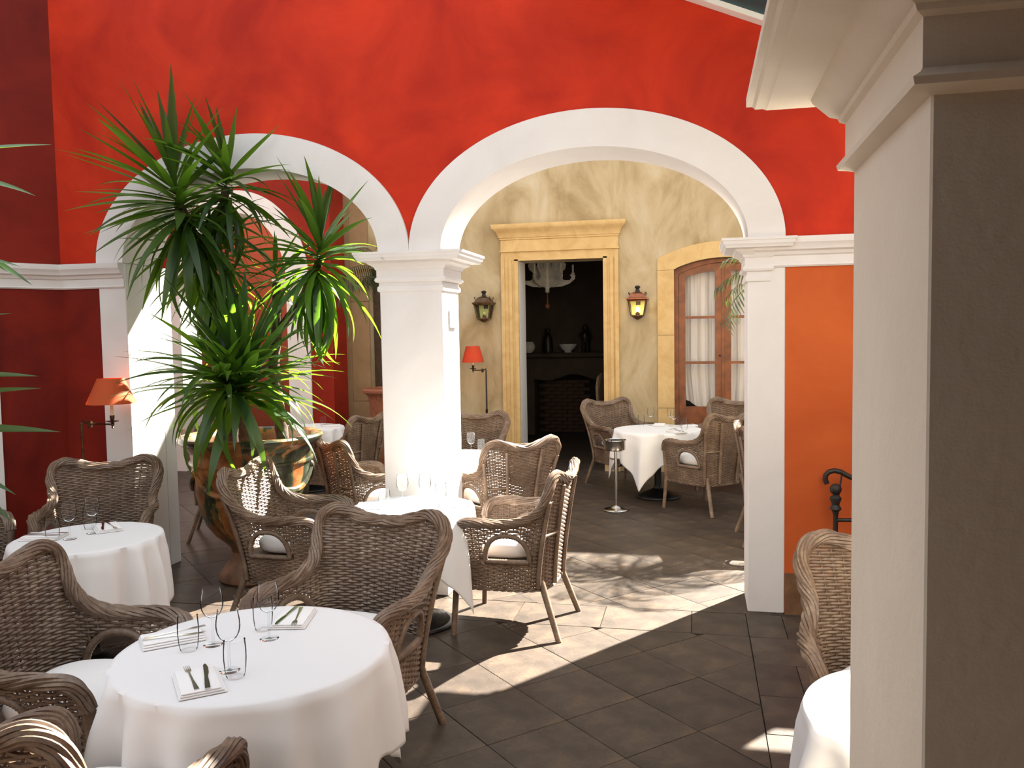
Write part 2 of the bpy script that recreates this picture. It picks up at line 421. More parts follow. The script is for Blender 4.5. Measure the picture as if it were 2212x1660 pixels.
# wall ledges
LEDP = [(-.02, 2.228), (.010, 2.228), (.018, 2.238), (.012, 2.248), (.012, 2.298), (.022, 2.305), (.03, 2.325), (.05, 2.335), (.055, 2.355), (.07, 2.375), (.074, 2.40), (.074, 2.413), (-.02, 2.413)]
def ledge(name, P0, P1, n, label, mat='white'):
    R = [[(P[0] + n[0] * o, P[1] + n[1] * o, z) for o, z in LEDP] for P in (P0, P1)]
    return struct(MB().rings(R).build(name, mat, ang=25), label, 'ledge')
LD = Vector((-.515, -.857, 0)); LN = Vector((.857, -.515, 0))
LP0 = Vector((XC, 0, 0)); LP1 = LP0 + LD * 4.6
ledge('trim_3', (XC - .02, 0), (XL1 - .005, 0), (0, -1), 'white moulded ledge on the red wall above the orange lamp')
ledge('trim_4', (XR0 + .04, 0), (4, 0), (0, -1), 'white moulded ledge along top of the orange panel')
ledge('trim_5', (LP0 - LD * .05)[:2], LP1[:2], LN[:2], 'white moulded ledge on the oblique red wall')
# oblique left wall
b_ = MB(); q = [LP0 + LN * 0, LP1 + LN * 0, LP1 - LN * .4, LP0 - LN * .4]
b_.rings([[(p.x, p.y, 0) for p in q], [(p.x, p.y, WTOP) for p in q]])
struct(b_.build('wall_left', 'redshaded', smooth=False), 'oblique red plaster wall with shade in its colour, beside the floor lamp')
# white pilaster at the left wall, its edge just in view
d = ray(10, 1080); n2 = LN; t = (LP0 - CAM).dot(n2) / d.dot(n2); pe = CAM + d * t
b_ = MB(); q = [pe + LN * .03, pe + LN * .03 + LD * .3, pe - LN * .05 + LD * .3, pe - LN * .05]
b_.rings([[(p.x, p.y, 0) for p in q], [(p.x, p.y, 2.228) for p in q]])
struct(b_.build('pillar_left_wall', 'white', smooth=False), 'white pilaster edge on the oblique red wall', 'pillar')

# far wall with doorway and arched window
DX0, DX1, DZ = -2.314, -1.19, 2.785
WX0, WX1, WZ0, WZA = -.292, .94, 2.612, 2.745
def seg(x0, x1, zs, za, n=24):
    h = (x1 - x0) / 2; s = za - zs; R = (h * h + s * s) / (2 * s); c = (x0 + x1) / 2; zc = za - R
    return [(x0 + (x1 - x0) * k / n, zc + sqrt(max(0, R * R - (x0 + (x1 - x0) * k / n - c) ** 2))) for k in range(n + 1)]
D2X0, D2X1 = ony(803, 800, YF).x, -3.25
smp = [(-5.6, 0), (D2X0, 0), (D2X0, 2.75), (D2X1, 2.75), (D2X1, 0), (DX0, 0), (DX0, DZ), (DX1, DZ), (DX1, 0), (WX0, 0)] + seg(WX0, WX1, WZ0, WZA) + [(WX1, 0), (5, 0)]
smp.insert(len(smp) - 28, (WX0 - .0005, 0)) if False else None
struct(column_wall(smp, lambda x: 6.85 if x < .35 else 4.75, YF, YF2).build('wall_far', 'beige', smooth=False), 'stained beige plaster wall with the stone doorway')  # taller stretch is out of view, raised to shade the lower left arch
# stone doorway surround
ds = struct(MB().box(-2.547, DX0, YF - .03, YF + .02, 0, 2.91).build('trim_6', 'stone', smooth=False), 'carved stone surround of the doorway', 'door surround')
for x0, x1 in ((-2.547, -2.50), (-2.44, -2.40), (DX0 - .05, DX0)):
    MB().box(x0, x1, YF - .045, YF - .03, 0, DZ + (.06 if x0 < -2.45 else .02)).build('jamb_moulding', 'stone', ds, smooth=False)
MB().box(DX1, -.991, YF - .03, YF + .02, 0, 2.91).build('jamb', 'stone', ds, smooth=False)
for x0, x1 in ((-.991 - .047, -.991), (-1.10, -1.06), (DX1, DX1 + .05)):
    MB().box(x0, x1, YF - .045, YF - .03, 0, DZ + (.06 if x1 > -1.05 else .02)).build('jamb_moulding', 'stone', ds, smooth=False)
MB().box(DX0, DX1, YF - .03, YF + .02, DZ, 2.91).build('lintel', 'stone', ds, smooth=False)
MB().box(DX0 - .05, DX1 + .05, YF - .045, YF - .03, DZ, DZ + .03).build('lintel_moulding', 'stone', ds, smooth=False)
MB().box(-2.547, -.991, YF - .04, YF + .02, 2.91, 3.06).build('frieze', 'stone', ds, smooth=False)
MB().box(-2.56, -.978, YF - .055, YF + .02, 2.905, 2.925).build('fillet', 'stone', ds, smooth=False)
capital('cornice', -2.547, -.991, YF - .04, YF + .01, [(0, 3.06), (.012, 3.065), (.012, 3.085), (.022, 3.09), (.03, 3.12), (.055, 3.17), (.09, 3.20), (.10, 3.215), (.105, 3.245), (.105, 3.262)], 'stone', ds)
MB().box(DX0 - .02, DX0 + .002, YF, YF2, 0, DZ).build('jamb_reveal', 'white', ds, smooth=False)
# stone window surround as separate blocks
ws = struct(MB().box(-.496, WX0 + .003, YF - .02, YF + .06, 0, .83).build('trim_7', 'stone', smooth=False), 'ochre stone block surround of the arched window', 'window surround')
def sb(z0, z1, x0, x1): return MB().box(x0, x1, YF - .02, YF + .06, z0, z1).build('stone_block', 'stone', ws, smooth=False)
for x0, x1 in ((-.496, WX0 + .003), (WX1 - .003, 1.144)):
    for z0, z1 in ((.836, 1.77), (1.776, 2.60)): sb(z0, z1, x0, x1)
sb(0, .83, WX1 - .003, 1.144)
I = seg(WX0, WX1, WZ0, WZA, 24); O = seg(-.496, 1.144, 2.75, 2.95, 24)
for a, b2 in ((0, 8), (8, 16), (16, 24)):
    R = []
    for k in range(a, b2 + 1):
        i, o_ = Vector((I[k][0], 0, I[k][1])), Vector((O[k][0], 0, O[k][1]))
        if k == 0: i.z = 2.606
        if k == 24: i.z = 2.606
        R.append([(i.x, YF - .02, i.z), (o_.x, YF - .02, o_.z), (o_.x, YF + .06, o_.z), (i.x, YF + .06, i.z)])
    if a == 0: R.insert(0, [(WX0, YF - .02, 2.603), (-.496, YF - .02, 2.603), (-.496, YF + .06, 2.603), (WX0, YF + .06, 2.603)])
    if b2 == 24: R.append([(WX1, YF - .02, 2.603), (1.144, YF - .02, 2.603), (1.144, YF + .06, 2.603), (WX1, YF + .06, 2.603)])
    MB().rings(R).build('stone_block', 'stone', ws, smooth=False)

# arched french window
wn = empty('window_1', ((WX0 + WX1) / 2, YF + .16, 0)); struct(wn, 'brown wooden arched french window with white curtains behind', 'window')
YW = .0
cxw = (WX0 + WX1) / 2
def wl(x): return x - cxw
b_ = MB(); It = seg(WX0, WX1, WZ0 - .005, WZA - .005, 24); I2 = seg(WX0 + .055, WX1 - .055, WZ0 - .06, WZA - .055, 24)
R = [[(wl(WX0), -.06, 0), (wl(WX0 + .055), -.06, 0), (wl(WX0 + .055), .06, 0), (wl(WX0), .06, 0)]]
for k in range(25): R.append([(wl(It[k][0]), -.06, It[k][1]), (wl(I2[k][0]), -.06, I2[k][1]), (wl(I2[k][0]), .06, I2[k][1]), (wl(It[k][0]), .06, It[k][1])])
R.append([(wl(WX1), -.06, 0), (wl(WX1 - .055), -.06, 0), (wl(WX1 - .055), .06, 0), (wl(WX1), .06, 0)])
b_.rings(R).build('window_frame', 'wood', wn, ang=30)
def archz(x, off): 
    h = (WX1 - WX0) / 2; s = WZA - WZ0; Rr = (h * h + s * s) / (2 * s)
    return WZA - Rr + sqrt(max(0, Rr * Rr - (x - cxw) ** 2)) - off
for sx in (-1, 1):
    def X(d): return sx * d      # distance from centre line
    lf = None
    mid, out_, gi, go = .008, .615 - .058, .098, .47
    gi = .10; go = .472
    def ztop(d, off): return archz(cxw + d, off)
    def prism_x(d0, d1, z0, z1f, y0, y1, name, par):
        ds_ = [d0 + (d1 - d0) * k / 8 for k in range(9)]
        poly = [(X(d), z0) for d in ds_] + [(X(d), z1f(d)) for d in reversed(ds_)]
        return MB().prism(poly, 'y', y0, y1).build(name, 'wood', par, ang=30)
    lf = prism_x(mid, gi, .05, lambda d: ztop(d, .06), -.03, .02, 'casement', wn)
    prism_x(go, out_, .05, lambda d: ztop(d, .06), -.03, .02, 'stile', lf)
    prism_x(gi, go, .05, lambda d: .84, -.03, .02, 'bottom_rail', lf)
    ds_ = [gi + (go - gi) * k / 8 for k in range(9)]
    poly = [(X(d), ztop(d, .155)) for d in ds_] + [(X(d), ztop(d, .06)) for d in reversed(ds_)]
    MB().prism(poly, 'y', -.03, .02).build('top_rail', 'wood', lf, ang=30)
    for z in (1.995, 1.41): prism_x(gi, go, z - .017, lambda d: z + .017, -.025, .015, 'muntin', lf)
    for z0, z1 in ((.84, 1.393), (1.427, 1.978)): MB().box(min(X(gi), X(go)), max(X(gi), X(go)), -.004, .0, z0, z1).build('pane', 'glass', lf, smooth=False)
    poly = [(X(d), 2.012) for d in ds_] + [(X(d), ztop(d, .155)) for d in reversed(ds_)]
    MB().prism(poly, 'y', -.004, 0).build('pane', 'glass', lf, smooth=False)
MB().box(-.014, .014, -.045, -.03, .06, 2.66).build('cover_strip', 'wood', wn, smooth=False)
kb = MB().sphere((-.04, -.045, 1.5), .013).build('knob', 'ironmatte', wn)
# curtains (two, gathered, hem lifted on one)
for sx, lab in ((-1, 'white curtain with a lifted crumpled hem behind the casement nearer the doorway'), (1, 'white curtain with a split hem behind the casement nearer the white pilaster')):
    b_ = MB(); G = []
    for j in range(30):
        row = []
        for k in range(49):
            u_ = k / 48; v_ = j / 29; z = 2.62 - v_ * (2.62 - .78)
            d = .03 + u_ * .56
            y = .13 + .022 * sin(u_ * 34 + .8 * sin(v_ * 3)) + .012 * sin(u_ * 71 + 2)
            if v_ > .72:
                q_ = (v_ - .72) / .28
                z += q_ * q_ * (.12 * (u_ if sx < 0 else 1 - u_) + .03 * sin(u_ * 9)); y -= .05 * q_ * (1 - u_); d = d * (1 - .10 * q_)
            row.append((cxw + sx * d, YF + .16 + y, z))
        G.append(row)
    tag(b_.rings(G, closed=False, caps=False).build('curtain', 'curtain', ang=80), lab, 'curtain')

# dark room behind the doorway
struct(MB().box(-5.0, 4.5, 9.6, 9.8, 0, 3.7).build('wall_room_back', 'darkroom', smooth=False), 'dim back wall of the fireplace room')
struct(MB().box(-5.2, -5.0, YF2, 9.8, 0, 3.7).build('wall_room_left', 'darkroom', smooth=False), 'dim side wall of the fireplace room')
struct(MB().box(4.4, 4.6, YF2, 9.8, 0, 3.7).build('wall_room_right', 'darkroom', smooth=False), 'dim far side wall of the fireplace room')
struct(MB().box(-5.2, 5, YF2, 9.8, 3.7, 3.9).build('ceiling_room', 'darkroom', smooth=False), 'ceiling over the fireplace room with gloom in its colour', 'ceiling')
d2 = struct(MB().box(D2X0, D2X1, YF + .12, YF + .17, 0, 2.75).build('door_2', 'darkwood', smooth=False), 'dark wooden door behind the potted palm', 'door')
for z0, z1 in ((.2, 1.0), (1.15, 2.6)):
    MB().box(D2X0 + .15, D2X0 + .55, YF + .105, YF + .12, z0, z1).build('door_panel', 'darkwood', d2, smooth=False)
# stone pilaster blocks at the corner of the far wall
px0, px1, px2 = ony(722, 800, YF - .05).x, ony(762, 800, YF - .05).x, ony(800, 800, YF - .05).x
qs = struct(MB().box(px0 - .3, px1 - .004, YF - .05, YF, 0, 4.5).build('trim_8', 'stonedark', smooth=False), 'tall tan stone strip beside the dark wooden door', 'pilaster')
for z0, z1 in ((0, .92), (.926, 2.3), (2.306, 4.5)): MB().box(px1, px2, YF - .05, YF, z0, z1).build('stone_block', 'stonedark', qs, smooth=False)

# side wall with its own arch, left of the far wall
Y2, T2 = 4.75, .45
e2 = ony(718, 700, Y2).x
ap = ony(505, 412, Y2); rb = ony(667, 602, Y2)
a2 = rb.x - ap.x; zs2 = rb.z; b2o = ap.z - zs2
smp = [(ap.x - a2 - 2.2, 0), (ap.x - a2, 0)] + ell(ap.x, a2, b2o, zs2, 32) + [(rb.x, 0), (e2, 0)]
struct(column_wall(smp, lambda x: 4.75, Y2, Y2 + T2).build('wall_far_left', 'redhalfshaded', smooth=False), 'red plaster wall with a narrow white arch seen past the yucca')
archivolt('trim_9', ap.x, a2 + .0, 'white arch band seen through the yucca leaves', Y2 - .025, Y2 + T2 + .02, b2o, b2o - .30, .32, zs2)
p2 = struct(MB().box(rb.x - .32, rb.x, Y2 - .02, Y2 + T2, 0, zs2 - .1).build('pillar_far_left', 'white', smooth=False), 'white pilaster of the arch seen past the urn', 'pillar')
capital('capital', rb.x - .32, rb.x, Y2 - .02, Y2 + T2, [(o, z - ZS + zs2) for o, z in CAPP], 'white', p2, .5)
struct(MB().box(ap.x - a2, ap.x - a2 + .18, Y2 - .02, Y2 + T2, 0, zs2).build('pillar_far_left_jamb', 'white', smooth=False), 'white jamb of the arch seen past the urn', 'pillar')
struct(MB().box(-9, -5.2, 7.6, 7.8, 0, 5.2).build('wall_garden_room', 'terracotta', smooth=False), 'terracotta wall of the space beyond the arch')
struct(MB().box(-8.2, -8.0, .53, 7.6, 0, 4.2).build('wall_court_left', 'terracotta', smooth=False), 'terracotta side wall of the rear court')

# unseen canopy added over the rear court to cut sun on the left arch
cn = empty('unseen_shade_canopy', (-5.1, 1.5, 0)); tag(cn, 'unseen teal canopy added over the rear court to shade the yucca arch', 'awning')
MB().box(-2.9, 2.85, -.85, -.12, 3.48, 3.495).build('canvas', 'tealcanvas', cn, smooth=False)
for y_ in (-.85, -.15): MB().box(-2.9, 2.85, y_, y_ + .03, 3.43, 3.48).build('canopy_bar', 'whitepaint', cn, smooth=False)

# near gallery (the camera stands in it)
npil = struct(MB().bbox(.336, 1.35, -4.232, -3.609, 0, 2.24, .006).build('pillar_near', 'nearwhite', ang=30), 'large cream pillar with dark shaded face', 'pillar')
NCAP = [(0, 2.215), (.012, 2.22), (.033, 2.226), (.036, 2.238), (.022, 2.248), (.018, 2.255), (.018, 2.335), (.03, 2.342), (.034, 2.352), (.05, 2.36), (.062, 2.375), (.074, 2.39), (.086, 2.405), (.09, 2.416), (.10, 2.42), (.19, 2.423), (.20, 2.43), (.218, 2.434), (.225, 2.443), (.24, 2.447), (.24, 2.47), (0, 2.475), (0, 3.3)]
capital('capital', .336, 1.35, -4.232, -3.609, [(o * .9, 1.857 + (z - 1.85) * .9) for o, z in NCAP], 'nearwhite', npil)
struct(MB().box(-.7, 4.6, -4.18, -3.66, 3.05, 3.45).build('wall_near', 'nearwhite', smooth=False), 'white beam wall above the near gallery opening')
struct(MB().box(-.7, 4.6, -9, -4.1, 3.05, 3.2).build('ceiling', 'gallery', smooth=False), 'plain ceiling of the gallery', 'ceiling')
struct(MB().box(-7.4, 4.6, -9.2, -9, 0, 3.2).build('wall_gallery_back', 'gallery', smooth=False), 'plain back wall of the gallery')
struct(MB().box(-7.4, -7.2, -9, -3.4, 0, 3.2).build('wall_gallery_left', 'gallery', smooth=False), 'plain side wall of the gallery')
struct(MB().box(-.9, -.7, -9, -5.0, 0, 3.2).build('wall_gallery_light_block', 'gallery', smooth=False), 'unseen return wall added to keep the near pillar face dark')  # added behind the camera to keep sky light off the near pillar
struct(MB().box(4.4, 4.6, -9, 0, 0, 4.0).build('wall_right', 'orange', smooth=False), 'orange plaster side wall of the court')

# sloping roof edge at top right of the red wall
rf = empty('awning', (0, 0, 0)); tag(rf, 'dark teal canopy with sloping white edge beam on the red wall', 'awning')
def slope(x): return 3.945 - (x + .068) * .43
def beam(y0, y1, h, name, mat, x0=-.9, x1=1.35, dz=0.):
    return MB().prism([(x0, slope(x0) + dz), (x1, slope(x1) + dz), (x1, slope(x1) + dz + h), (x0, slope(x0) + dz + h)], 'y', y0, y1).build(name, mat, rf, smooth=False)
beam(-.10, -.005, .055, 'edge_beam', 'whitepaint', dz=-.02)
beam(-1.0, -.10, .012, 'canopy', 'tealcanvas', dz=.015)
beam(-1.06, -1.0, .05, 'edge_beam', 'whitepaint')

# ------------------------------------------------------------------ wicker armchair (one master, copied)
RIM = [(0, .400, .950), (.10, .398, .957), (.19, .394, .985), (.262, .383, 1.000), (.322, .368, .972), (.347, .350, .90), (.330, .300, .81), (.318, .235, .75), (.332, .13, .712), (.350, 0, .708), (.350, -.11, .712), (.333, -.20, .698), (.318, -.235, .66), (.308, -.25, .605)]
BAS = [(0, .315), (.07, .314), (.13, .308), (.18, .295), (.215, .272), (.24, .245), (.258, .21), (.27, .165), (.278, .09), (.283, 0), (.285, -.10), (.285, -.18), (.285, -.225), (.285, -.25)]
ZB0 = .295
def cr(P, t):
    n = len(P) - 1; t = max(0., min(t, 1.)) * n; i = min(int(t), n - 1); u_ = t - i
    g = lambda k: Vector(P[max(0, min(n, k))]) if 0 <= k <= n else None
    p1, p2 = Vector(P[i]), Vector(P[i + 1])
    p0 = Vector(P[i - 1]) if i > 0 else Vector([-P[1][0]] + list(P[1][1:]))
    p3 = Vector(P[i + 2]) if i + 2 <= n else p2 * 2 - p1
    return .5 * ((2 * p1) + (p2 - p0) * u_ + (2 * p0 - 5 * p1 + 4 * p2 - p3) * u_ ** 2 + (3 * p1 - p0 - 3 * p2 + p3) * u_ ** 3)
# uniform arc length on the base curve
_t = [k / 600 for k in range(601)]; _b = [(cr(BAS, t) + Vector(cr(RIM, t)[:2])) * .5 for t in _t]; _L = [0]
for k in range(600): _L.append(_L[-1] + (_b[k + 1] - _b[k]).length)
LT = _L[-1]
def t_of(s_):
    lo, hi = 0, 600; s_ = s_ * LT
    while hi - lo > 1:
        m_ = (lo + hi) // 2
        if _L[m_] < s_: lo = m_
        else: hi = m_
    return (_t[lo] + (s_ - _L[lo]) / max(1e-9, _L[hi] - _L[lo]) / 600)
NS = 21                                # stakes per half
HALF = []                              # sample columns per half: 4 per stake gap
SUB = 2
for k in range(NS * SUB + 1):
    t = t_of(k / (NS * SUB)); HALF.append((cr(BAS, t), cr(RIM, t)))
def S(c, z):
    bs, rm = c; v_ = (z - ZB0) / (rm.z - ZB0); g = max(0, v_) ** 1.5
    return Vector((bs.x + (rm.x - bs.x) * g, bs.y + (rm.y - bs.y) * g, z))
cols = [(-1, c) for c in reversed(HALF[1:])] + [(1, c) for c in HALF]
def SP(i, z):
    sg, c = cols[i]; p = S(c, z); return Vector((p.x * sg, p.y, p.z))
def SN(i, z):
    a = SP(min(i + 1, len(cols) - 1), z) - SP(max(i - 1, 0), z); b_ = SP(i, z + .01) - SP(i, z - .01)
    n = a.cross(b_); n.normalize()
    c = SP(i, z)
    if n.dot(Vector((c.x, c.y - .0, 0))) < 0: n = -n
    return n
HY, HW, HZ0, HH = .08, .135, .468, .165
def inhole(p, m=0.):
    if abs(p.x) < .2 or p.z < HZ0 - m: return False
    return abs((p.y - HY) / (HW + m)) ** 2.4 + (max(0, p.z - HZ0) / (HH + m)) ** 2.4 < 1
def make_chair():
    root = empty('wicker_armchair')
    b_ = MB(); DZR = .0122; row = 0; z = ZB0 + .006; jr = random.Random(5)
    while z < 1.0:
        run = []
        def flush():
            if len(run) > 2: b_.tube(run, .0066, 5, True, flat=1.)
            run.clear()
        for i in range(len(cols)):
            ok = cols[i][1][1].z - .012 > z
            if ok:
                p = SP(i, z)
                if inhole(p, .012): ok = False
            if not ok: flush(); continue
            n = SN(i, z); k = i // SUB
            off = 0 if i % SUB else (.0062 if (k + row) % 2 else -.0062)
            run.append(p + n * off + Vector((0, 0, jr.uniform(-.0012, .0012))))
        flush(); z += DZR; row += 1
    # front skirt
    z = ZB0 + .006; row = 0
    while z < .455:
        P = [Vector((-.285 + .57 * k / 28, -.262 + (0 if k % 2 else (.006 if (k // 2 + row) % 2 else -.006)), z)) for k in range(29)]
        b_.tube(P, .0061, 5); z += DZR; row += 1
    sh = tag(b_.build('woven_shell', 'wicker', root, ang=60), kind='stuff')
    b_ = MB()
    for i in range(0, len(cols), SUB):
        zt = cols[i][1][1].z - .005; zz = ZB0; run = []
        while zz <= zt:
            p = SP(i, zz)
            if inhole(p, .01):
                if len(run) > 1: b_.tube(run, .0046, 5)
                run = []
            else: run.append(p)
            zz += .02
        if len(run) > 1: b_.tube(run, .0046, 5)
    for k in range(0, 29, 2): b_.tube([(-.285 + .57 * k / 28, -.262, ZB0), (-.285 + .57 * k / 28, -.262, .455)], .0046, 4)
    tag(b_.build('stakes', 'wickerdark', root, ang=60), kind='stuff')
    # braided rim
    path = []
    for sgn, seq in ((-1, list(reversed(range(1, 131)))), (1, list(range(0, 131)))):
        for k in seq:
            p = cr(RIM, k / 130); path.append(Vector((p.x * sgn, p.y, p.z)))
    L = [0]
    for k in range(len(path) - 1): L.append(L[-1] + (path[k + 1] - path[k]).length)
    fr = []
    for k in range(len(path)):
        t = (path[min(k + 1, len(path) - 1)] - path[max(0, k - 1)]).normalized()
        out_ = Vector((path[k].x, path[k].y * .8, .25 * (1 if path[k].z < .8 else .6))); out_ = (out_ - t * out_.dot(t)).normalized()
        fr.append((t, out_, t.cross(out_)))
    b_ = MB(); NST = 11; mid = L[-1] / 2
    for s_ in range(NST):
        P = []
        for k in range(0, len(path), 2):
            tw = abs(L[k] - mid) * 9.0
            ang = 2 * pi * s_ / NST + tw
            rr = .0215 + .003 * sin(L[k] * 30 + s_ * 2.1)
            P.append(path[k] + fr[k][1] * (cos(ang) * rr * 1.15) + fr[k][2] * (sin(ang) * rr))
        b_.tube(P, .0082, 5)
    b_.tube(path[::3], .017, 6)
    tag(b_.build('braided_rim', 'wicker', root, ang=60), kind='stuff')
    # lower binding
    b_ = MB(); P = [SP(i, ZB0 - .002) for i in range(len(cols))]
    for ph in range(3):
        b_.tube([p + Vector((0, 0, .008 * cos(ph * 2.1 + j * .8))) + SN(min(j, len(cols) - 1), ZB0 + .01) * (.008 * sin(ph * 2.1 + j * .8)) for j, p in enumerate(P)], .006, 5)
    b_.tube([(-.285, -.262, ZB0), (.285, -.262, ZB0)], .011, 6)
    b_.build('bottom_binding', 'wicker', root, ang=60)
    # opening bindings
    for sg in (-1, 1):
        b_ = MB(); loop = []
        side = [i for i in range(len(cols)) if cols[i][0] == sg and abs(SP(i, .5).x) > .2]
        def at(y, z):
            best = min(side, key=lambda i: abs(SP(i, z).y - y))
            return Vector((SP(best, z).x, y, z))
        for k in range(41):
            a = 2 * pi * k / 40; c_, s_ = cos(a), sin(a)
            yy = HY + HW * math.copysign(abs(c_) ** (2 / 2.4), c_); zz = HZ0 + (HH * abs(s_) ** (2 / 2.4) if s_ > 0 else 0)
            loop.append(at(yy, zz))
        rad = [.0165 + .0022 * (k % 2) for k in range(len(loop))]
        fine = []
        for k in range(40):
            for q in range(3): fine.append(loop[k].lerp(loop[k + 1], q / 3))
        fine.append(loop[0]); b_.tube(fine, [.0150 + .0028 * (k % 2) for k in range(len(fine))], 8)
        b_.build('arm_opening_binding', 'wicker', root, ang=70)
    # legs, wrapped with cane
    def wrapped(P, r0, r1, step=.011):
        P = [Vector(p) for p in P]; F_ = []
        for k in range(len(P) - 1):
            n = max(2, int((P[k + 1] - P[k]).length / step * 2))
            for j in range(n): F_.append(P[k].lerp(P[k + 1], j / n))
        F_.append(P[-1]); n = len(F_)
        return MB().tube(F_, [(r0 + (r1 - r0) * k / n) * (1.0 if k % 2 else .9) for k in range(n)], 9)
    for sg in (-1, 1):
        wrapped([(sg * .309, -.250, .615), (sg * .290, -.252, .45), (sg * .285, -.25, .30), (sg * .306, -.267, 0)], .024, .0185).build('leg', 'wicker', root, ang=70)
        wrapped([(sg * .225, .262, .37), (sg * .291, .391, 0)], .023, .019).build('leg', 'wicker', root, ang=70)
        i0 = min(range(len(cols)), key=lambda i: abs(SP(i, .6).x - sg * .135) + (0 if SP(i, .6).y > .2 else 9))
        bp_ = wrapped([SP(i0, z) + SN(i0, z) * .020 for z in [.31 + .62 * k / 8 for k in range(9)]], .016, .0145).build('back_post', 'wicker', root, ang=70)
        i1 = min(range(len(cols)), key=lambda i: abs(SP(i, .5).x - sg * .262) + (0 if SP(i, .5).y > .12 else 9))
        zt = min(.86, cols[i1][1][1].z - .02)
        wrapped([SP(i1, z) + SN(i1, z) * .022 for z in [.31 + (zt - .31) * k / 8 for k in range(9)]], .017, .015).build('wing_post', 'wicker', root, ang=70)
        wrapped([SP(i0, .64) + SN(i0, .64) * .022, SP(i1, .64) + SN(i1, .64) * .024], .010, .010).build('cross_bar', 'wicker', bp_, ang=70)
    MB().prism([(p.x, p.y) for p in [SP(i, .445) for i in range(0, len(cols), 2)]], 'z', .435, .45).build('seat_deck', 'wickerdark', root, smooth=False)
    return root
CH_MASTER = make_chair()
def make_cushion():
    b_ = MB(); R = []; n = 40; m_ = 10
    for i in range(m_ + 1):
        th = -pi / 2 + pi * i / m_; q = max(.02, abs(cos(th)) ** .55); zz = .452 + .062 + .061 * math.copysign(abs(sin(th)) ** .8, sin(th))
        ring = []
        for k in range(n):
            a = 2 * pi * k / n; c_, s_ = cos(a), sin(a)
            e = .55; x = math.copysign(abs(c_) ** e, c_) * .245 * q; y = math.copysign(abs(s_) ** e, s_) * .25 * q - .01
            w_ = 1 - .10 * max(0, y / .25)
            dz = -.010 * exp(-((abs(x) - .1) ** 2 + (abs(y + .01) - .1) ** 2) / .0012) if zz > .51 else 0
            ring.append((x * w_, y, zz + dz + (.012 * (1 - (x * x + y * y) / .12) if zz > .51 else 0)))
        R.append(ring)
    me = b_.rings(R).mesh('seat_cushion', True, 80); me.materials.append(MATS['cushion']); return me
CUSH = make_cushion()

chairs = [  # x, y, facing angle, label, cushion label
    (-1.54, -2.20, -99.6, 'wicker armchair facing the largest white table, its back to the sunlit table', 'white cushion on wicker armchair whose back is to the sunlit table'),
    (-2.55, -.55, 3.3, 'wicker armchair in front of the glazed urn, inner back striped with sun', 'white cushion on wicker armchair in front of the glazed urn'),
    (-1.18, -.43, 176.2, 'wicker armchair with sunlit outer back and full side view by the white pillar', 'puffy white cushion filling the arm opening of the side-on wicker armchair'),
    (-1.60, 1.08, 135., 'wicker armchair with wrapped back posts standing between square pillar and doorway', 'white cushion on armchair between square pillar and doorway'),
    (-2.65, .98, 46.8, 'sun-edged wicker armchair between the glazed urn and square pillar', 'white cushion on armchair between glazed urn and square pillar'),
    (-3.72, 2.76, 167., 'grey-brown wicker armchair with back posts behind the urn, near the potted palm', 'white cushion on armchair near the potted palm'),
    (-3.89, -.79, -61.8, 'dark wicker armchair in front of the orange-shaded floor lamp', 'white cushion on armchair in front of the orange-shaded lamp'),
    (-2.30, 2.62, -92., 'wicker armchair beside the red-shaded floor lamp, half hidden by square pillar', 'white cushion on armchair beside the red-shaded lamp'),
    (-.85, 4.39, -49.5, 'dark wicker armchair next to the doorway stone jamb', 'white cushion on armchair next to the doorway jamb'),
    (.36, 4.36, -108., 'dark wicker armchair right in front of the wooden french window', 'white cushion on armchair in front of the french window'),
    (.06, 3.24, 135.7, 'wicker armchair facing the french window across its table, back to the courtyard', 'bluish white cushion on armchair across the table from the french window'),
    (.75, 1.97, 4., 'wicker armchair mostly hidden behind the white pilaster by the orange wall', 'white cushion on armchair behind the white pilaster'),
    (.735, -2.43, -93.4, 'pale wicker armchair in front of the iron railing', 'white cushion on armchair in front of the iron railing'),
    (-2.26, -2.91, 2., 'dark wicker armchair with crescent arm opening beside the largest table', 'white cushion on dark armchair at the side of the largest table'),
    (-1.63, -3.68, 83.5, 'wicker armchair with sunlit yellowish braid tucked at the largest table', 'white cushion on the armchair with sunlit yellowish braid'),
    (-4.24, 1.50, 25., 'dark wicker armchair between the urn and the lamp-side pilaster', 'white cushion on dark armchair between urn and lamp-side pilaster'),
    (-4.62, -1.30, 5., 'wicker armchair by the oblique red wall, only its edge showing', 'white cushion on armchair by the oblique red wall'),
]
CHO = []
for k, (x, y, a, lab, clab) in enumerate(chairs):
    o = CH_MASTER if k == 0 else copy_tree(CH_MASTER)
    o.location = (x, y, 0); o.rotation_euler = (0, 0, radians(a + 90))
    tag(o, lab, 'chair', 'wicker armchairs around the tables'); CHO.append(o)
    c = link('seat_cushion', CUSH, None, (x, y, 0)); c.rotation_euler = (0, 0, radians(a + 90))
    tag(c, clab, 'cushion', 'white chair cushions')

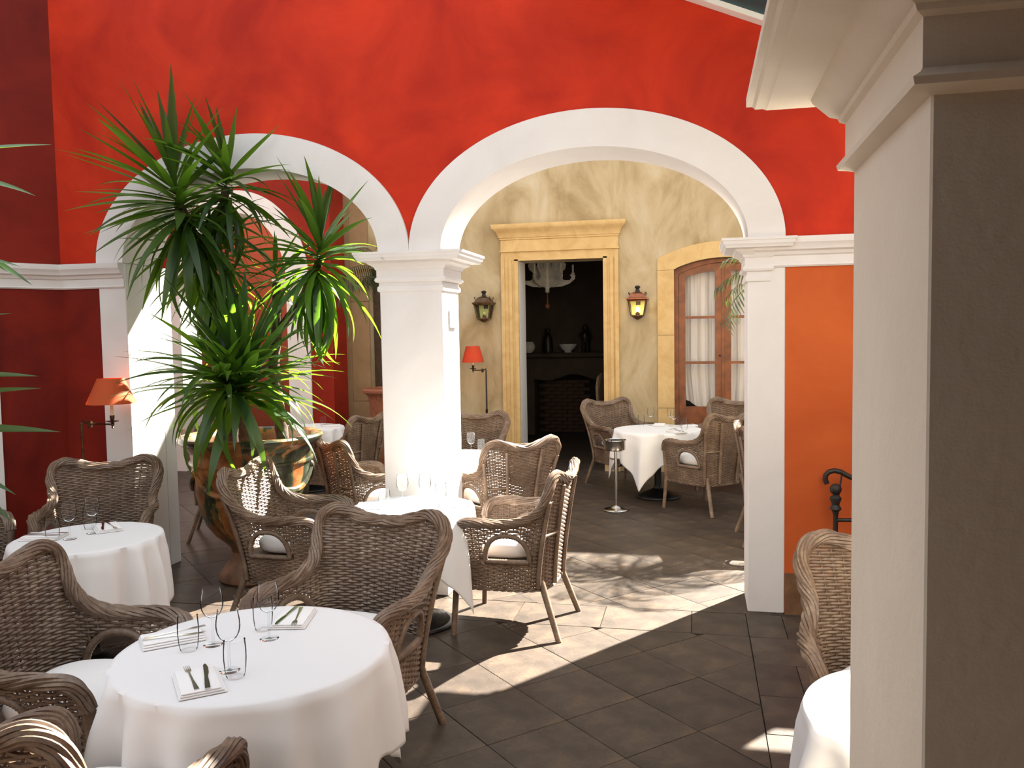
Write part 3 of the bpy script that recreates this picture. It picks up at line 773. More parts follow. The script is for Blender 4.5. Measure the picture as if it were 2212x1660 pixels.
# ------------------------------------------------------------------ tables and cloths
ZT = .755
def table(c, R, lab, clab, L, rot, folds, seed, base='disc'):
    t = empty('pedestal_table', (c[0], c[1], 0)); tag(t, lab, 'table', 'round pedestal tables')
    MB().lathe([(.02, ZT - .03), (R - .006, ZT - .03), (R, ZT - .022), (R, ZT - .008), (R - .006, ZT - .004), (.02, ZT - .004)], n=48).build('table_top', 'darkwood', t)
    MB().lathe([(.038, .06), (.038, ZT - .06), (.07, ZT - .05), (.15, ZT - .035), (.15, ZT - .03)], n=20).build('column', 'iron', t)
    prof = [(.245, 0), (.25, .012), (.245, .024)]
    for i in range(5):
        r = .225 - i * .034; prof += [(r, .026 + i * .013), (r - .008, .035 + i * .013)]
    prof += [(.05, .10), (.04, .13)]
    MB().lathe(prof, n=36).build('base', 'iron', t)
    rn = random.Random(seed); ph = [rn.uniform(0, 6.28) for _ in range(6)]; NT = 288; rows = []
    for r in (.02, .5, .85, .96): rows.append([(r * R * cos(2 * pi * k / NT), r * R * sin(2 * pi * k / NT), ZT) for k in range(NT)])
    rows.append([((R + .004) * cos(2 * pi * k / NT), (R + .004) * sin(2 * pi * k / NT), ZT - .004) for k in range(NT)])
    for j in range(1, 23):
        v_ = j / 22; ring = []
        for k in range(NT):
            th = 2 * pi * k / NT; al = th - rot; d = L / max(abs(cos(al)), abs(sin(al)))
            cor = (d / L - 1) / .414
            h = d - R - .008
            hv = h * v_
            wv = .60 * sin(folds * th + ph[0] + .9 * sin(3 * th + ph[1])) + .30 * sin((folds + 5) * th + ph[2] + .5 * sin(2 * th)) + .55 * cor * cos(8 * al)
            am = .040 * min(1.2, (hv / .24)) ** .7 * (1 + .3 * cor)
            fl_ = .010 + .028 * hv * (1 + .8 * cor)
            r = R + .006 + fl_ * min(1, v_ * 4) + am * (max(-.95, wv) + (.12 if hv > .03 else .3))
            ring.append((r * cos(th + .03 * hv * sin(5 * th + ph[3])), r * sin(th + .03 * hv * sin(5 * th + ph[3])), max(.03, ZT - .012 - hv * (1 - .05 * abs(wv)))))
        rows.append(ring)
    b_ = MB(); n = NT
    vs_ = [p for r in rows for p in r]; fs = [tuple(range(n))]
    for i in range(len(rows) - 1):
        for j in range(n): a, q = i * n + j, i * n + (j + 1) % n; fs.append((a, q, q + n, a + n))
    b_.add(vs_, fs); cl = b_.build('tablecloth', 'linen', None, ang=75, loc=(c[0], c[1], 0))
    tag(cl, clab, 'tablecloth', 'white tablecloths')
    sm = cl.modifiers.new('thick', 'SOLIDIFY'); sm.thickness = .0015
    return t
C1, C2, C3, C4, C5, C6, C7 = (-1.523, -2.96), (-3.30, -1.60), (-1.765, -.575), (-.43, 3.77), (.675, -3.10), (-2.10, 1.62), (-4.55, 3.68)
table(C1, .465, 'largest round pedestal table, with three place settings in the courtyard', 'white cloth on the largest table, hem turned up at one corner', .80, radians(8), 13, 1)
table(C2, .385, 'round pedestal table near the orange-shaded floor lamp', 'white cloth on the table near the orange-shaded lamp', .74, radians(40), 14, 2)
table(C3, .388, 'sunlit round pedestal table against the square white pillar', 'dazzling sunlit white cloth at the foot of the square pillar', .72, radians(22), 12, 3)
table(C4, .475, 'round pedestal table by the wooden french window', 'white cloth with long pointed corners by the french window', .78, radians(28), 11, 4)
table(C5, .372, 'round pedestal table beside the large cream pillar', 'half sunlit white cloth beside the large cream pillar', .70, radians(70), 12, 5)
table(C6, .40, 'round pedestal table hidden behind the square white pillar', 'white cloth on the table behind the square white pillar', .72, radians(10), 12, 6)
table(C7, .42, 'round pedestal table behind the urn by the red side wall', 'white cloth on the table behind the urn', .72, radians(50), 12, 7)

# ------------------------------------------------------------------ glassware, napkins, cutlery
def gm(prof, name, n=28, cap=True):
    me = MB().lathe(prof, n=n, caps=cap).mesh(name, True, 60); me.materials.append(MATS['glass']); return me
WB = gm([(.004, .099), (.016, .102), (.028, .112), (.036, .128), (.0395, .148), (.038, .170), (.033, .196), (.0315, .205), (.0322, .2062), (.0308, .2062), (.0308, .203)], 'bowl', cap=False)
WS = gm([(.007, .004), (.0042, .012), (.0036, .05), (.0038, .09), (.006, .098)], 'stem', 12)
WF = gm([(.002, .0), (.033, .0), (.034, .0015), (.018, .0035), (.008, .006), (.002, .007)], 'foot')
TB = gm([(.026, .012), (.025, .001), (.030, .004), (.034, .03), (.0365, .06), (.0365, .085), (.034, .118), (.0335, .12), (.0345, .1212), (.0328, .1212), (.0328, .118)], 'tumbler', cap=False)
def wine(p, lab, g):
    t = empty('wine_glass', (p.x, p.y, ZT + .001)); tag(t, lab, 'wine glass', g)
    link('bowl', WB, t); link('stem', WS, t); link('foot', WF, t)
def tumb(p, lab, g):
    o = link('tumbler', TB, None, (p.x, p.y, ZT + .001)); tag(o, lab, 'tumbler', g)
def nap_mesh():
    b_ = MB(); hw, hd = .070, .105
    for i in range(3):
        o = .004 * i; z0 = .0005 + i * .0065
        R = []
        for z, k in ((z0, .003), (z0 + .0015, 0), (z0 + .0045, 0), (z0 + .006, .003)):
            a, c = hw - o - k, hd - o * .6 - k
            R.append([(-a, -c, z), (a - o, -c, z), (a - o, c, z), (-a, c, z)])
        b_.rings(R)
    me = b_.mesh('napkin', True, 60); me.materials.append(MATS['napkin']); return me
NAP = nap_mesh()
def fork_mesh():
    b_ = MB()
    b_.prism([(-.0035, .0), (.0035, .0), (.0028, .06), (.009, .075), (.010, .088), (-.010, .088), (-.009, .075), (-.0028, .06), (-.006, -.085), (0, -.092), (.006, -.085)][:8] , 'z', 0, .0022)
    b_.prism([(-.0075, -.09), (.0075, -.09), (.0062, -.06), (.003, 0), (-.003, 0), (-.0062, -.06)], 'z', 0, .0026)
    for k in range(4):
        x = -.0082 + k * .00547; b_.prism([(x - .0014, .086), (x + .0014, .086), (x + .0009, .122), (x - .0009, .122)], 'z', .0004, .002)
    me = b_.mesh('fork', False); me.materials.append(MATS['cutlery']); return me
def knife_mesh():
    b_ = MB()
    b_.prism([(-.008, -.10), (.008, -.10), (.0075, -.06), (.005, .005), (-.005, .005), (-.0075, -.06)], 'z', 0, .004)
    b_.prism([(-.005, .005), (.006, .005), (.0095, .03), (.0095, .075), (.006, .10), (.001, .112), (-.005, .10)], 'z', .0012, .0026)
    me = b_.mesh('knife', False); me.materials.append(MATS['cutlery']); return me
FK, KN = fork_mesh(), knife_mesh()
def setting(p, a, who, cut=True, flip=0, spread=0.):
    """napkin with fork and knife, local +y points at angle a"""
    rz = a - pi / 2; z = ZT + .001
    o = link('folded_napkin', NAP, None, (p.x, p.y, z)); o.rotation_euler = (0, 0, rz); tag(o, 'folded white napkin ' + who, 'napkin', 'folded napkins')
    if not cut: return
    for nm, me, dx, dr in (('fork', FK, -.020, .04 + spread), ('knife', KN, .022, -.08 - spread)):
        q = Vector((p.x + dx * cos(rz), p.y + dx * sin(rz), z + .0200)); c = link(nm, me, None, q)
        c.rotation_euler = (0, 0, rz + dr + (pi if flip else 0)); tag(c, '%s on napkin %s' % (nm, who), nm, 'silver cutlery on napkins')
P = lambda x, y: onz(x, y, ZT)
G1, G2 = 'wine glasses on the tables', 'tumblers on the tables'
# largest table
wine(P(461, 1394), 'wine glass by the tumbler and long napkin on the largest table', G1)
wine(P(496, 1450), 'wine glass overlapping the tumbler by the fork and knife napkin', G1)
wine(P(582, 1381), 'wine glass nearest the napkin with the green-reflecting knife', G1)
tumb(P(408, 1405), 'tumbler in front of the long napkin on the largest table', G2)
tumb(P(509, 1463), 'tumbler beside the napkin nearest the armchair with sunlit braid', G2)
tumb(P(569, 1361), 'tumbler behind the wine glass by the green-reflecting knife', G2)
def facing(px, c): 
    p = P(*px); return p, atan2(c[1] - p.y, c[0] - p.x)
def along(pc, h, t_):
    a_, b2 = P(*h), P(*t_); return P(*pc), atan2(b2.y - a_.y, b2.x - a_.x)
p, a = along((430, 1480), (446, 1497), (424, 1437)); setting(p, a, 'beside a tumbler, nearest the armchair with sunlit braid')
p, a = along((372, 1384), (318, 1385), (440, 1363)); setting(p, a, 'near the dark crescent-arm chair', spread=.08)
p, a = along((633, 1341), (650, 1313), (612, 1364)); setting(p, a, 'facing the chair whose back is to the sunlit table', spread=.06)
# lamp table
wine(P(151, 1166), 'wine glass beside a tumbler on the table near the orange lamp', G1)
wine(P(201, 1153), 'wine glass overlapping a tumbler on the table near the orange lamp', G1)
tumb(P(114, 1168), 'lone tumbler near the edge of the table near the orange lamp', G2)
tumb(P(195, 1143), 'tumbler overlapped by a wine glass on the table near the orange lamp', G2)
p, a = along((232, 1144), (222, 1126), (240, 1148)); setting(p, a, 'in front of the lamp-side armchair', spread=.05)
p, a = facing((95, 1163), C2); setting(p, a, 'beside the oblique red wall')
# sunlit table
wine(P(870, 1095), 'wine glass beside the tumbler on the sunlit table', G1)
wine(P(919, 1095), 'wine glass beside a second tumbler on the sunlit table', G1)
tumb(P(831, 1101), 'tumbler near the urn-side chair on the sunlit table', G2)
tumb(P(953, 1084), 'washed out tumbler on the bright side of the sunlit table', G2)
p, a = facing((806, 1096), C3); setting(p, a, 'by the urn-side chair on the sunlit table')
p, a = facing((985, 1092), C3); setting(p, a, 'by the side-on chair on the sunlit table')
# french window table
wine(P(1406, 920), 'wine glass by the doorway side of the french window table', G1)
wine(P(1449, 921), 'wine glass behind another on the french window table', G1)
wine(P(1456, 926), 'wine glass in front of another on the french window table', G1)
tumb(P(1385, 920), 'tumbler by the doorway side of the french window table', G2)
tumb(P(1464, 921), 'tumbler behind wine glasses on the french window table', G2)
tumb(P(1478, 929), 'tumbler on the chair side of the french window table', G2)
p, a = facing((1462, 935), C4); setting(p, a, 'in front of tumbler on the french window table')
p, a = facing((1424, 920), C4); setting(p, a, 'by the doorway chair on the french window table', cut=False)
p, a = facing((1484, 922), C4); setting(p, a, 'by the window chair on the french window table')
# behind pillar and behind urn
wine(P(1018, 984), 'wine glass on the table behind the square pillar', G1)
tumb(P(1040, 978), 'tumbler on the table behind the square pillar', G2)
wine(P(672, 916), 'wine glass on the table behind the urn', G1)
tumb(P(699, 922), 'tumbler on the table behind the urn', G2)
p, a = facing((716, 921), C7); setting(p, a, 'on the table behind the urn')

# ------------------------------------------------------------------ urn and yucca
PC = Vector((-3.31, .20, 0))
ur = empty('glazed_urn', PC); tag(ur, 'huge ochre glazed garden urn with dark green runs and garland', 'urn')
MB().lathe([(.02, .015), (.255, .0), (.27, .02), (.262, .06), (.235, .10), (.19, .16), (.175, .20), (.172, .23)], n=40).build('foot', 'urnfoot', ur)
MB().lathe([(.172, .225), (.18, .26), (.22, .30), (.285, .36), (.345, .44), (.385, .54), (.412, .66), (.430, .80), (.440, .93), (.446, .985), (.455, 1.00), (.465, 1.02), (.50, 1.05), (.528, 1.075), (.533, 1.095), (.522, 1.11), (.48, 1.112), (.455, 1.10), (.43, 1.06), (.42, .98), (.02, .97)], n=56).build('body', 'urn', ur)
MB().lathe([(.02, .972), (.419, .985), (.419, .990), (.02, 1.0)], n=36).build('soil', 'soil', ur)
MB().lathe([(.436, .90), (.452, .905), (.455, .915), (.452, .925), (.438, .93)], n=56, caps=False).build('band', 'urn', ur)
for k in range(5):                    # garland swags and medallions
    a0 = 2 * pi * k / 5 - .95; b_ = MB(); pts = []
    for j in range(17):
        u_ = j / 16; a = a0 + u_ * 2 * pi / 5; z = .86 - .15 * sin(pi * u_)
        r = .437 - (.86 - z) * .10; pts.append(((r + .008) * cos(a), (r + .008) * sin(a), z))
    b_.tube(pts, [.012 + .012 * sin(pi * j / 16) for j in range(17)], 7).build('garland', 'urn', ur)
    b_ = MB(); a = a0; r = .433
    b_.sphere((r * cos(a), r * sin(a), .86), .04, 12, 8, (.8, .8, 1)).build('medallion', 'urn', ur)

def leaf_mesh(droop, wmax, name='leaf', n=12):
    b_ = MB(); x = z = 0.; rows = []
    for i in range(n + 1):
        t = i / n
        wd = wmax * (.42 + .58 * min(1, t / .35)) if t < .35 else wmax * max(.01, (1 - ((t - .35) / .65) ** 1.7))
        ang = -droop * t ** 1.4
        rows.append([(x, -wd, z + wd * .35), (x, 0, z), (x, wd, z + wd * .35)])
        x += cos(ang) / n; z += sin(ang) / n
    b_.rings(rows, closed=False, caps=False); me = b_.mesh(name, True, 80); me.materials.append(MATS['leaf']); return me
LEAVES = [leaf_mesh(d, wv) for d, wv in ((.10, .044), (.35, .046), (.7, .046), (1.1, .046), (1.6, .047), (2.1, .047))]
def rosette(plant, c, n, L, axis, emin, emax, seed, droopb=0., spread=.22, join=None):
    rn = random.Random(seed); ax = Vector(axis).normalized(); q = Vector((0, 0, 1)).rotation_difference(ax)
    for k in range(n):
        f_ = (k + .5) / n; az = k * 2.39996 + rn.uniform(-.25, .25)
        el = emin + (emax - emin) * f_ + rn.uniform(-.12, .12)
        ll = L * (.75 + .35 * rn.random()) * (.85 if f_ > .9 else 1)
        # upper leaves start straight, lower ones droop
        dr = max(0, min(5, int((1 - f_) * 4.2 + rn.uniform(-.6, .9) + droopb)))
        hgt = spread * (f_ - .5)
        loc = Vector(c) + ax * hgt - plant.location
        for att in range(14):
            d = Vector((cos(az) * cos(el), sin(az) * cos(el), sin(el))); d.rotate(q)
            bad = False
            for tt in (.35, .6, .85, 1.0):
                pp_ = Vector(c) + ax * hgt + d * ll * tt * (1 - .08 * dr) - Vector((0, 0, .09 * dr * ll * tt * tt))
                if -.03 < pp_.y < TH + .03:
                    ux = abs(pp_.x - AL[0]) / (AL[1] - BW - .02)
                    if ux > 1 or pp_.z > ZS + (BI - .02) * sqrt(max(0, 1 - ux * ux)): bad = True
                if plant.name.startswith('yucca') and hypot(pp_.x - PC.x, pp_.y - PC.y) < .50 and pp_.z < 1.08 and pp_.z > .2: bad = True
            if not bad: break
            az += rn.uniform(.4, 1.6)
        o = None if join else link('leaf', LEAVES[dr], plant, loc)
        roll = rn.uniform(-.35, .35)
        X = d; Y = Vector((0, 0, 1)).cross(X)
        if Y.length < .05: Y = Vector((0, 1, 0))
        Y.normalize(); Z = X.cross(Y); rm = Matrix((X, Y, Z)).transposed() @ Matrix.Rotation(roll, 3, 'X')
        wsc = .85 + .3 * rn.random()
        if join:
            me = LEAVES[dr]; join.add([rm @ Vector((v.co.x * ll, v.co.y * ll * wsc, v.co.z * ll)) + loc for v in me.vertices], [tuple(p.vertices) for p in me.polygons])
        else: o.rotation_euler = rm.to_euler(); o.scale = (ll, ll * wsc, ll)
yu = empty('yucca', (PC.x, PC.y, .98)); tag(yu, 'tall many-headed green yucca with sword leaves growing in the urn', 'plant')
def trunk(plant, pts, r0, r1):
    F_ = []; pts = [Vector(p) for p in pts]
    for k in range(len(pts) - 1):
        for j in range(10): F_.append(pts[k].lerp(pts[k + 1], j / 10))
    F_.append(pts[-1]); n = len(F_)
    MB().tube([p - plant.location for p in F_], [(r0 + (r1 - r0) * k / n) * (1 + .10 * (k % 2)) for k in range(n)], 10).build('trunk', 'trunk', plant)
A1, A2, A3 = ony(385, 440, -.22), ony(488, 405, -.10), ony(455, 590, .05)
B1, B2, D1 = ony(690, 565, .10), ony(598, 610, .18), ony(522, 840, -.12)
trunk(yu, [(-3.42, .15, .97), ony(478, 770, .15), ony(458, 690, .1), A3, A1], .060, .035)
trunk(yu, [A3, ony(475, 500, 0), A2], .034, .028)
trunk(yu, [(-3.05, .22, .97), ony(590, 800, .22), ony(598, 700, .2), B2], .048, .03)
trunk(yu, [ony(598, 720, .2), ony(650, 650, .15), B1], .03, .026)
trunk(yu, [(-3.25, .02, .97), D1], .05, .035)
rosette(yu, A1, 68, .74, (-.05, -.15, 1), -1.0, 1.45, 11, -.3, .40)
rosette(yu, A2, 34, .60, (.25, -.1, 1), -.9, 1.25, 12, .4, .22)
rosette(yu, A3, 56, .60, (-.1, -.2, 1), -1.3, .7, 13, .3, .42)
rosette(yu, B1, 58, .66, (.15, -.1, 1), -1.2, 1.4, 14, .1, .34)
rosette(yu, B2, 20, .46, (-.1, -.1, 1), -.7, 1.2, 15, .2, .2)
rosette(yu, D1, 62, .84, (.08, -.15, 1), -.10, 1.45, 16, -.5, .25)
jm = MB()
rosette(yu, A3 + Vector((.02, -.05, .12)), 54, .64, (-.15, -.3, 1), -1.3, .4, 31, .6, .45, jm)
rosette(yu, A1 + Vector((.05, -.02, -.12)), 44, .70, (-.25, -.3, 1), -1.2, .5, 32, .2, .3, jm)
rosette(yu, A2 + Vector((.05, -.02, -.05)), 26, .56, (.3, -.2, 1), -1.0, .8, 36, .4, .3, jm)
rosette(yu, B1 + Vector((0, -.03, -.08)), 44, .62, (.1, -.2, 1), -1.3, .5, 33, .6, .3, jm)
rosette(yu, D1 + Vector((.03, -.03, .04)), 50, .66, (.1, -.25, 1), -.1, 1.35, 34, .0, .25, jm)
rosette(yu, D1 + Vector((-.05, -.12, .02)), 70, .72, (-.1, -.5, 1), .0, .9, 35, 1.5, .2, jm)
tag(jm.build('leaf_mass', 'leaf', yu, ang=80), kind='stuff')
# second yucca, mostly out of frame at the left wall
yl = empty('yucca', (-3.85, -2.35, .42)); tag(yl, 'yucca by the oblique red wall, only leaf tips showing', 'plant')
trunk(yl, [(-3.85, -2.35, .42), (-3.83, -2.33, 1.2), (-3.86, -2.33, 2.0)], .05, .035)
pt = MB().lathe([(.02, 0), (.16, 0), (.19, .2), (.22, .40), (.24, .42), (.24, .45), (.21, .45), (.20, .42), (.02, .41)], n=32).build('flower_pot', 'terrapot', None, loc=(-3.85, -2.35, 0))
tag(pt, 'terracotta pot under the yucca by the oblique red wall', 'pot')
for px, py, L, dr, tipx, tipy in ((-60, 335, .5, 0, 108, 303), (-60, 380, .45, 1, 72, 397), (-60, 520, .5, 2, 70, 593), (-60, 555, .4, 2, 40, 556), (-60, 700, .4, 0, 22, 672), (-60, 815, .5, 0, 80, 806), (-60, 860, .5, 0, 85, 832), (-60, 930, .6, 0, 127, 925), (-60, 1000, .4, 2, 34, 1054), (-60, 1010, .45, 3, 33, 1118)):
    a, t_ = ony(px - 60, py, -2.33), ony(tipx, tipy, -2.30)
    X = t_ - a; ll = X.length; X.normalize()
    Y = Vector((0, 0, 1)).cross(X).normalized(); Z = X.cross(Y); rm = Matrix((X, Y, Z)).transposed() @ Matrix.Rotation(.5, 3, 'X')
    o = link('leaf', LEAVES[min(dr, 1)], yl, a - yl.location); o.rotation_euler = rm.to_euler(); o.scale = (ll, ll * 1.25, ll)
rosette(yl, (-3.95, -2.33, 2.0), 14, .4, (-.9, .0, 1), -.3, 1.0, 21, 0, .3)

# ------------------------------------------------------------------ palms
def frond_mesh(seed):
    rn = random.Random(seed); b_ = MB(); P = []; x = z = 0; n = 14
    for i in range(n + 1):
        t = i / n; ang = 1.1 - 1.9 * t; P.append(Vector((x, 0, z))); x += cos(ang) * .062; z += sin(ang) * .062
    b_.tube(P, [.006 * (1 - .8 * i / n) for i in range(n + 1)], 5)
    for i in range(3, n + 1):
        for q in range(2):
            p = P[i - 1].lerp(P[i], q * .5)
            for sg in (-1, 1):
                l = .24 * (1 - abs(i / n - .5) * .9); d = Vector((.55, sg * .8, -.35 - .2 * rn.random())).normalized(); wv = Vector((.006, -sg * .004, 0))
                m1 = p + d * l * .5 + Vector((0, 0, .01)); b_.add([p - wv * .4, p + wv * .4, m1 + wv, m1 - wv, p + d * l + Vector((0, 0, -.05))], [(0, 1, 2, 3), (3, 2, 4)])
    me = b_.mesh('frond', True); me.materials.append(MATS['palmleaf']); return me
FR = [frond_mesh(k) for k in range(3)]
def palm(x, y, potz, r, crown, lab, plab, n=13, seed=1):
    p_ = MB().lathe([(.02, 0), (r * .62, 0), (r * .66, .03), (r * .8, potz * .5), (r * .92, potz - .12), (r * 1.0, potz - .08), (r * 1.18, potz - .05), (r * 1.2, potz - .02), (r * 1.1, potz), (r * .95, potz - .02), (r * .9, potz - .08), (.02, potz - .09)], n=32).build('palm_pot', 'terrapot', None, loc=(x, y, 0))
    tag(p_, plab, 'pot')
    t = empty('potted_palm', (x, y, potz - .09)); tag(t, lab, 'palm')
    trunk(t, [(x, y, potz - .09), (x + .03, y, (potz + crown) / 2), (x, y, crown)], .05, .04)
    rn = random.Random(seed)
    for k in range(n):
        o = link('frond', FR[k % 3], t, (0, 0, crown - potz + .09)); o.rotation_euler = (0, rn.uniform(-.35, .75), k * 2.4 + rn.uniform(-.2, .2)); s_ = rn.uniform(.85, 1.15); o.scale = (s_, s_, s_)
pp = ony(845, 900, 4.45)
palm(pp.x, 4.45, ony(820, 838, 4.45).z, .30, ony(845, 610, 4.45).z, 'dark feathery palm beside the dark wooden door', 'terracotta pot of the palm beside the dark wooden door', 15, 3)
palm(ony(1715, 620, 2.7).x, 2.7, .62, .24, ony(1715, 620, 2.7).z, 'green feathery palm peeking from behind the white pilaster', 'terracotta pot of the palm behind the white pilaster', 24, 4)

# ------------------------------------------------------------------ lamps
def swing_lamp(base, top, arm, shade_c, sz0, sz1, r0, r1, lab, mat, lit, metal='bronze'):
    """base xy, arm height, shade centre xy"""
    t = empty('floor_lamp', (base[0], base[1], 0)); tag(t, lab, 'lamp')
    dx, dy = shade_c[0] - base[0], shade_c[1] - base[1]
    MB().lathe([(.02, 0), (.13, 0), (.135, .012), (.12, .022), (.04, .035), (.02, .06)], n=28).build('base', metal, t)
    MB().lathe([(.013, .03), (.013, .8), (.017, .805), (.017, .84), (.011, .845), (.009, top)], n=12).build('pole', metal, t)
    b_ = MB(); b_.tube([(0, 0, top), (0, 0, top + .02), (dx * .28, dy * .28, top - .012), (dx * .32, dy * .32, top + .0), (dx, dy, top)], .0065, 8)
    b_.box(dx * .28 - .012, dx * .28 + .014, dy * .28 - .012, dy * .28 + .012, top - .028, top + .02); arm_ = b_.build('swing_arm', metal, t)
    b_ = MB(); b_.lathe([(.003, top - .03), (.010, top - .024), (.004, top - .014), (.014, top - .005), (.014, top + .006), (.008, top + .012), (.045, top + .022), (.046, top + .026), (.012, top + .03), (.017, top + .05), (.017, top + .066)], (dx, dy, 0), 16).build('candle_socket', metal, arm_)
    MB().lathe([(.011, top + .06), (.011, sz0 + .04)], (dx, dy, 0), 12).build('candle_tube', 'cream', arm_)
    n = 40; b_ = MB(); b_.rings([[(dx + r * cos(2 * pi * k / n), dy + r * sin(2 * pi * k / n), z) for k in range(n)] for r, z in ((r0, sz0), (r1, sz1), (r1 - .003, sz1), (r0 - .003, sz0), (r0, sz0))], caps=False)
    b_.build('lamp_shade', mat, arm_)
    MB().sphere((dx, dy, sz0 + .07), .022, 10, 8, (1, 1, 1.4)).build('bulb', 'bulb' if lit else 'cream', arm_)
pb = ony(176, 915, -.22); ps = ony(243, 915, -.27)
zb_, zt_ = ony(245, 872, -.27).z, ony(245, 818, -.27).z
swing_lamp((pb.x, -.22), pb.z, 0, (ps.x, -.27), zb_, zt_, .170, .090, 'brass swing-arm floor lamp with orange shade beside the oblique red wall', 'shade', False)
pb = ony(1050, 800, 5.1); ps = ony(1022, 800, 5.1); zb_, zt_ = ony(1025, 783, 5.1).z, ony(1025, 748, 5.1).z
swing_lamp((pb.x, 5.1), pb.z, 0, (ps.x, 5.1), zb_, zt_, .145, .088, 'dark swing-arm floor lamp with lit red shade beside the doorway', 'shadered', True, 'ironmatte')
st_ = empty('side_table', (-2.58, 4.72, 0)); tag(st_, 'small dark round side table beside the doorway', 'table')
zt_ = ony(1080, 930, 4.72).z
MB().lathe([(.02, zt_ - .02), (.2, zt_ - .02), (.205, zt_ - .01), (.2, zt_), (.02, zt_)], n=28).build('table_top', 'iron', st_)
MB().lathe([(.14, 0), (.14, .015), (.03, .03), (.018, .05), (.018, zt_ - .02)], n=20).build('pedestal', 'iron', st_)

def lantern(px, pyt, pyb, lit, lab):
    top = ony(px, pyt, YF - .13); bot = ony(px, pyb, YF - .13); H_ = top.z - bot.z
    t = empty('wall_lantern', (top.x, YF - .13, bot.z)); tag(t, lab, 'lantern', 'wall lanterns beside the doorway')
    s_ = H_ / .44
    def sq(h, z): return [(-h * s_, -h * s_, z * s_), (h * s_, -h * s_, z * s_), (h * s_, h * s_, z * s_), (-h * s_, h * s_, z * s_)]
    MB().rings([sq(.01, 0), sq(.03, .012), sq(.07, .04), sq(.085, .048), sq(.085, .06)]).build('bottom_cap', 'bronze', t, smooth=False)
    rf_ = MB().rings([sq(.118, .24), sq(.138, .262), sq(.138, .272), sq(.112, .280), (sq(.085, .325)), sq(.08, .335), sq(.05, .352), sq(.028, .36)]).build('roof', 'copper' if lit else 'bronze', t, smooth=False)
    MB().lathe([(.03 * s_, .358 * s_), (.028 * s_, .38 * s_), (.02 * s_, .395 * s_), (.034 * s_, .41 * s_), (.036 * s_, .425 * s_), (.02 * s_, .438 * s_), (.004, .44 * s_)], n=16).build('finial', 'ironmatte', rf_)
    for sx in (-1, 1):
        for sy in (-1, 1):
            MB().tube([(sx * .080 * s_, sy * .080 * s_, .058 * s_), (sx * .112 * s_, sy * .112 * s_, .245 * s_)], .0085 * s_, 6).build('corner_bar', 'bronze', t)
            MB().tube([(sx * .098 * s_, sy * .098 * s_, .315 * s_), (sx * .108 * s_, sy * .108 * s_, .345 * s_), (sx * .100 * s_, sy * .100 * s_, .355 * s_)], [.006, .007, .002], 5).build('roof_spur', 'bronze', rf_)
    for a in range(4):
        R_ = Matrix.Rotation(a * pi / 2, 3, 'Z'); v = [R_ @ Vector(p) for p in ((-.075 * s_, -.078 * s_, .06 * s_), (.075 * s_, -.078 * s_, .06 * s_), (.106 * s_, -.110 * s_, .243 * s_), (-.106 * s_, -.110 * s_, .243 * s_))]
        MB().add(v + [p * .985 for p in v], [(0, 1, 2, 3), (7, 6, 5, 4), (0, 4, 5, 1), (1, 5, 6, 2), (2, 6, 7, 3), (3, 7, 4, 0)]).build('pane', 'glass' if a != 2 else 'lampglass', t, smooth=False)
    MB().lathe([(.028 * s_, .06 * s_), (.028 * s_, .085 * s_), (.018 * s_, .09 * s_), (.018 * s_, .105 * s_)], n=12).build('socket', 'bronze', t)
    MB().sphere((0, 0, .13 * s_), .026 * s_, 12, 8, (1, 1, 1.3)).build('bulb', 'bulb' if lit else 'lampglass', t)
    MB().box(-.03, .03, .10 * s_, .13, .15 * s_, .30 * s_).build('bracket', 'ironmatte', t, smooth=False)
lantern(1045, 628, 697, False, 'unlit bronze wall lantern between square pillar and doorway')
lantern(1377, 617, 691, True, 'lit copper-roofed wall lantern between doorway and french window')

# ------------------------------------------------------------------ wine bucket stand, railing, plaque
q = onz(1331, 1103, 0)
bs = empty('wine_bucket_stand', (q.x, q.y, 0)); tag(bs, 'polished steel wine bucket stand on the floor before the french window table', 'stand')
MB().lathe([(.02, .0), (.128, .0), (.132, .008), (.12, .018), (.075, .022), (.05, .035), (.03, .05), (.016, .055)], n=36).build('base', 'steel', bs)
MB().lathe([(.0155, .05), (.0155, .62)], n=14).build('pole', 'steel', bs)
MB().lathe([(.016, .615), (.09, .622), (.101, .632), (.101, .715), (.109, .727), (.108, .731), (.098, .724), (.098, .64), (.02, .632)], n=36).build('ring_holder', 'steel', bs)

q = ony(1805, 1100, -.22); rl = empty('iron_railing', (q.x, -.22, 0)); tag(rl, 'black wrought iron stair railing with ball finial against the orange wall', 'railing')
zz = lambda py: ony(1805, py, -.22).z
MB().tube([(0, 0, 0), (0, 0, zz(1105))], .015, 8).build('post', 'ironmatte', rl)
hb = zz(1105)
MB().lathe([(.017, hb - .02), (.02, hb), (.034, hb + .012), (.034, hb + .02), (.022, hb + .04), (.024, hb + .05), (.034, hb + .075), (.034, hb + .085), (.018, hb + .098), (.014, hb + .104)], n=16).build('turned_collar', 'ironmatte', rl)
MB().sphere((0, 0, hb + .135), .035, 14, 10).build('ball_finial', 'ironmatte', rl)
MB().tube([(0, 0, zz(1124)), (.75, 0, zz(1124) + .02)], .012, 8).build('lower_rail', 'ironmatte', rl)
hp = [ony(a, b2, -.22) for a, b2 in ((1792, 1052), (1788, 1043), (1789, 1033), (1796, 1026), (1808, 1023), (1822, 1026), (1840, 1036))]
P_ = [(p.x - q.x, .10, p.z) for p in hp]; P_ += [(P_[-1][0] + .3, .10, P_[-1][2] - .12), (P_[-1][0] + .7, .10, P_[-1][2] - .30)]
MB().tube(P_, .016, 8).build('handrail', 'ironmatte', rl)
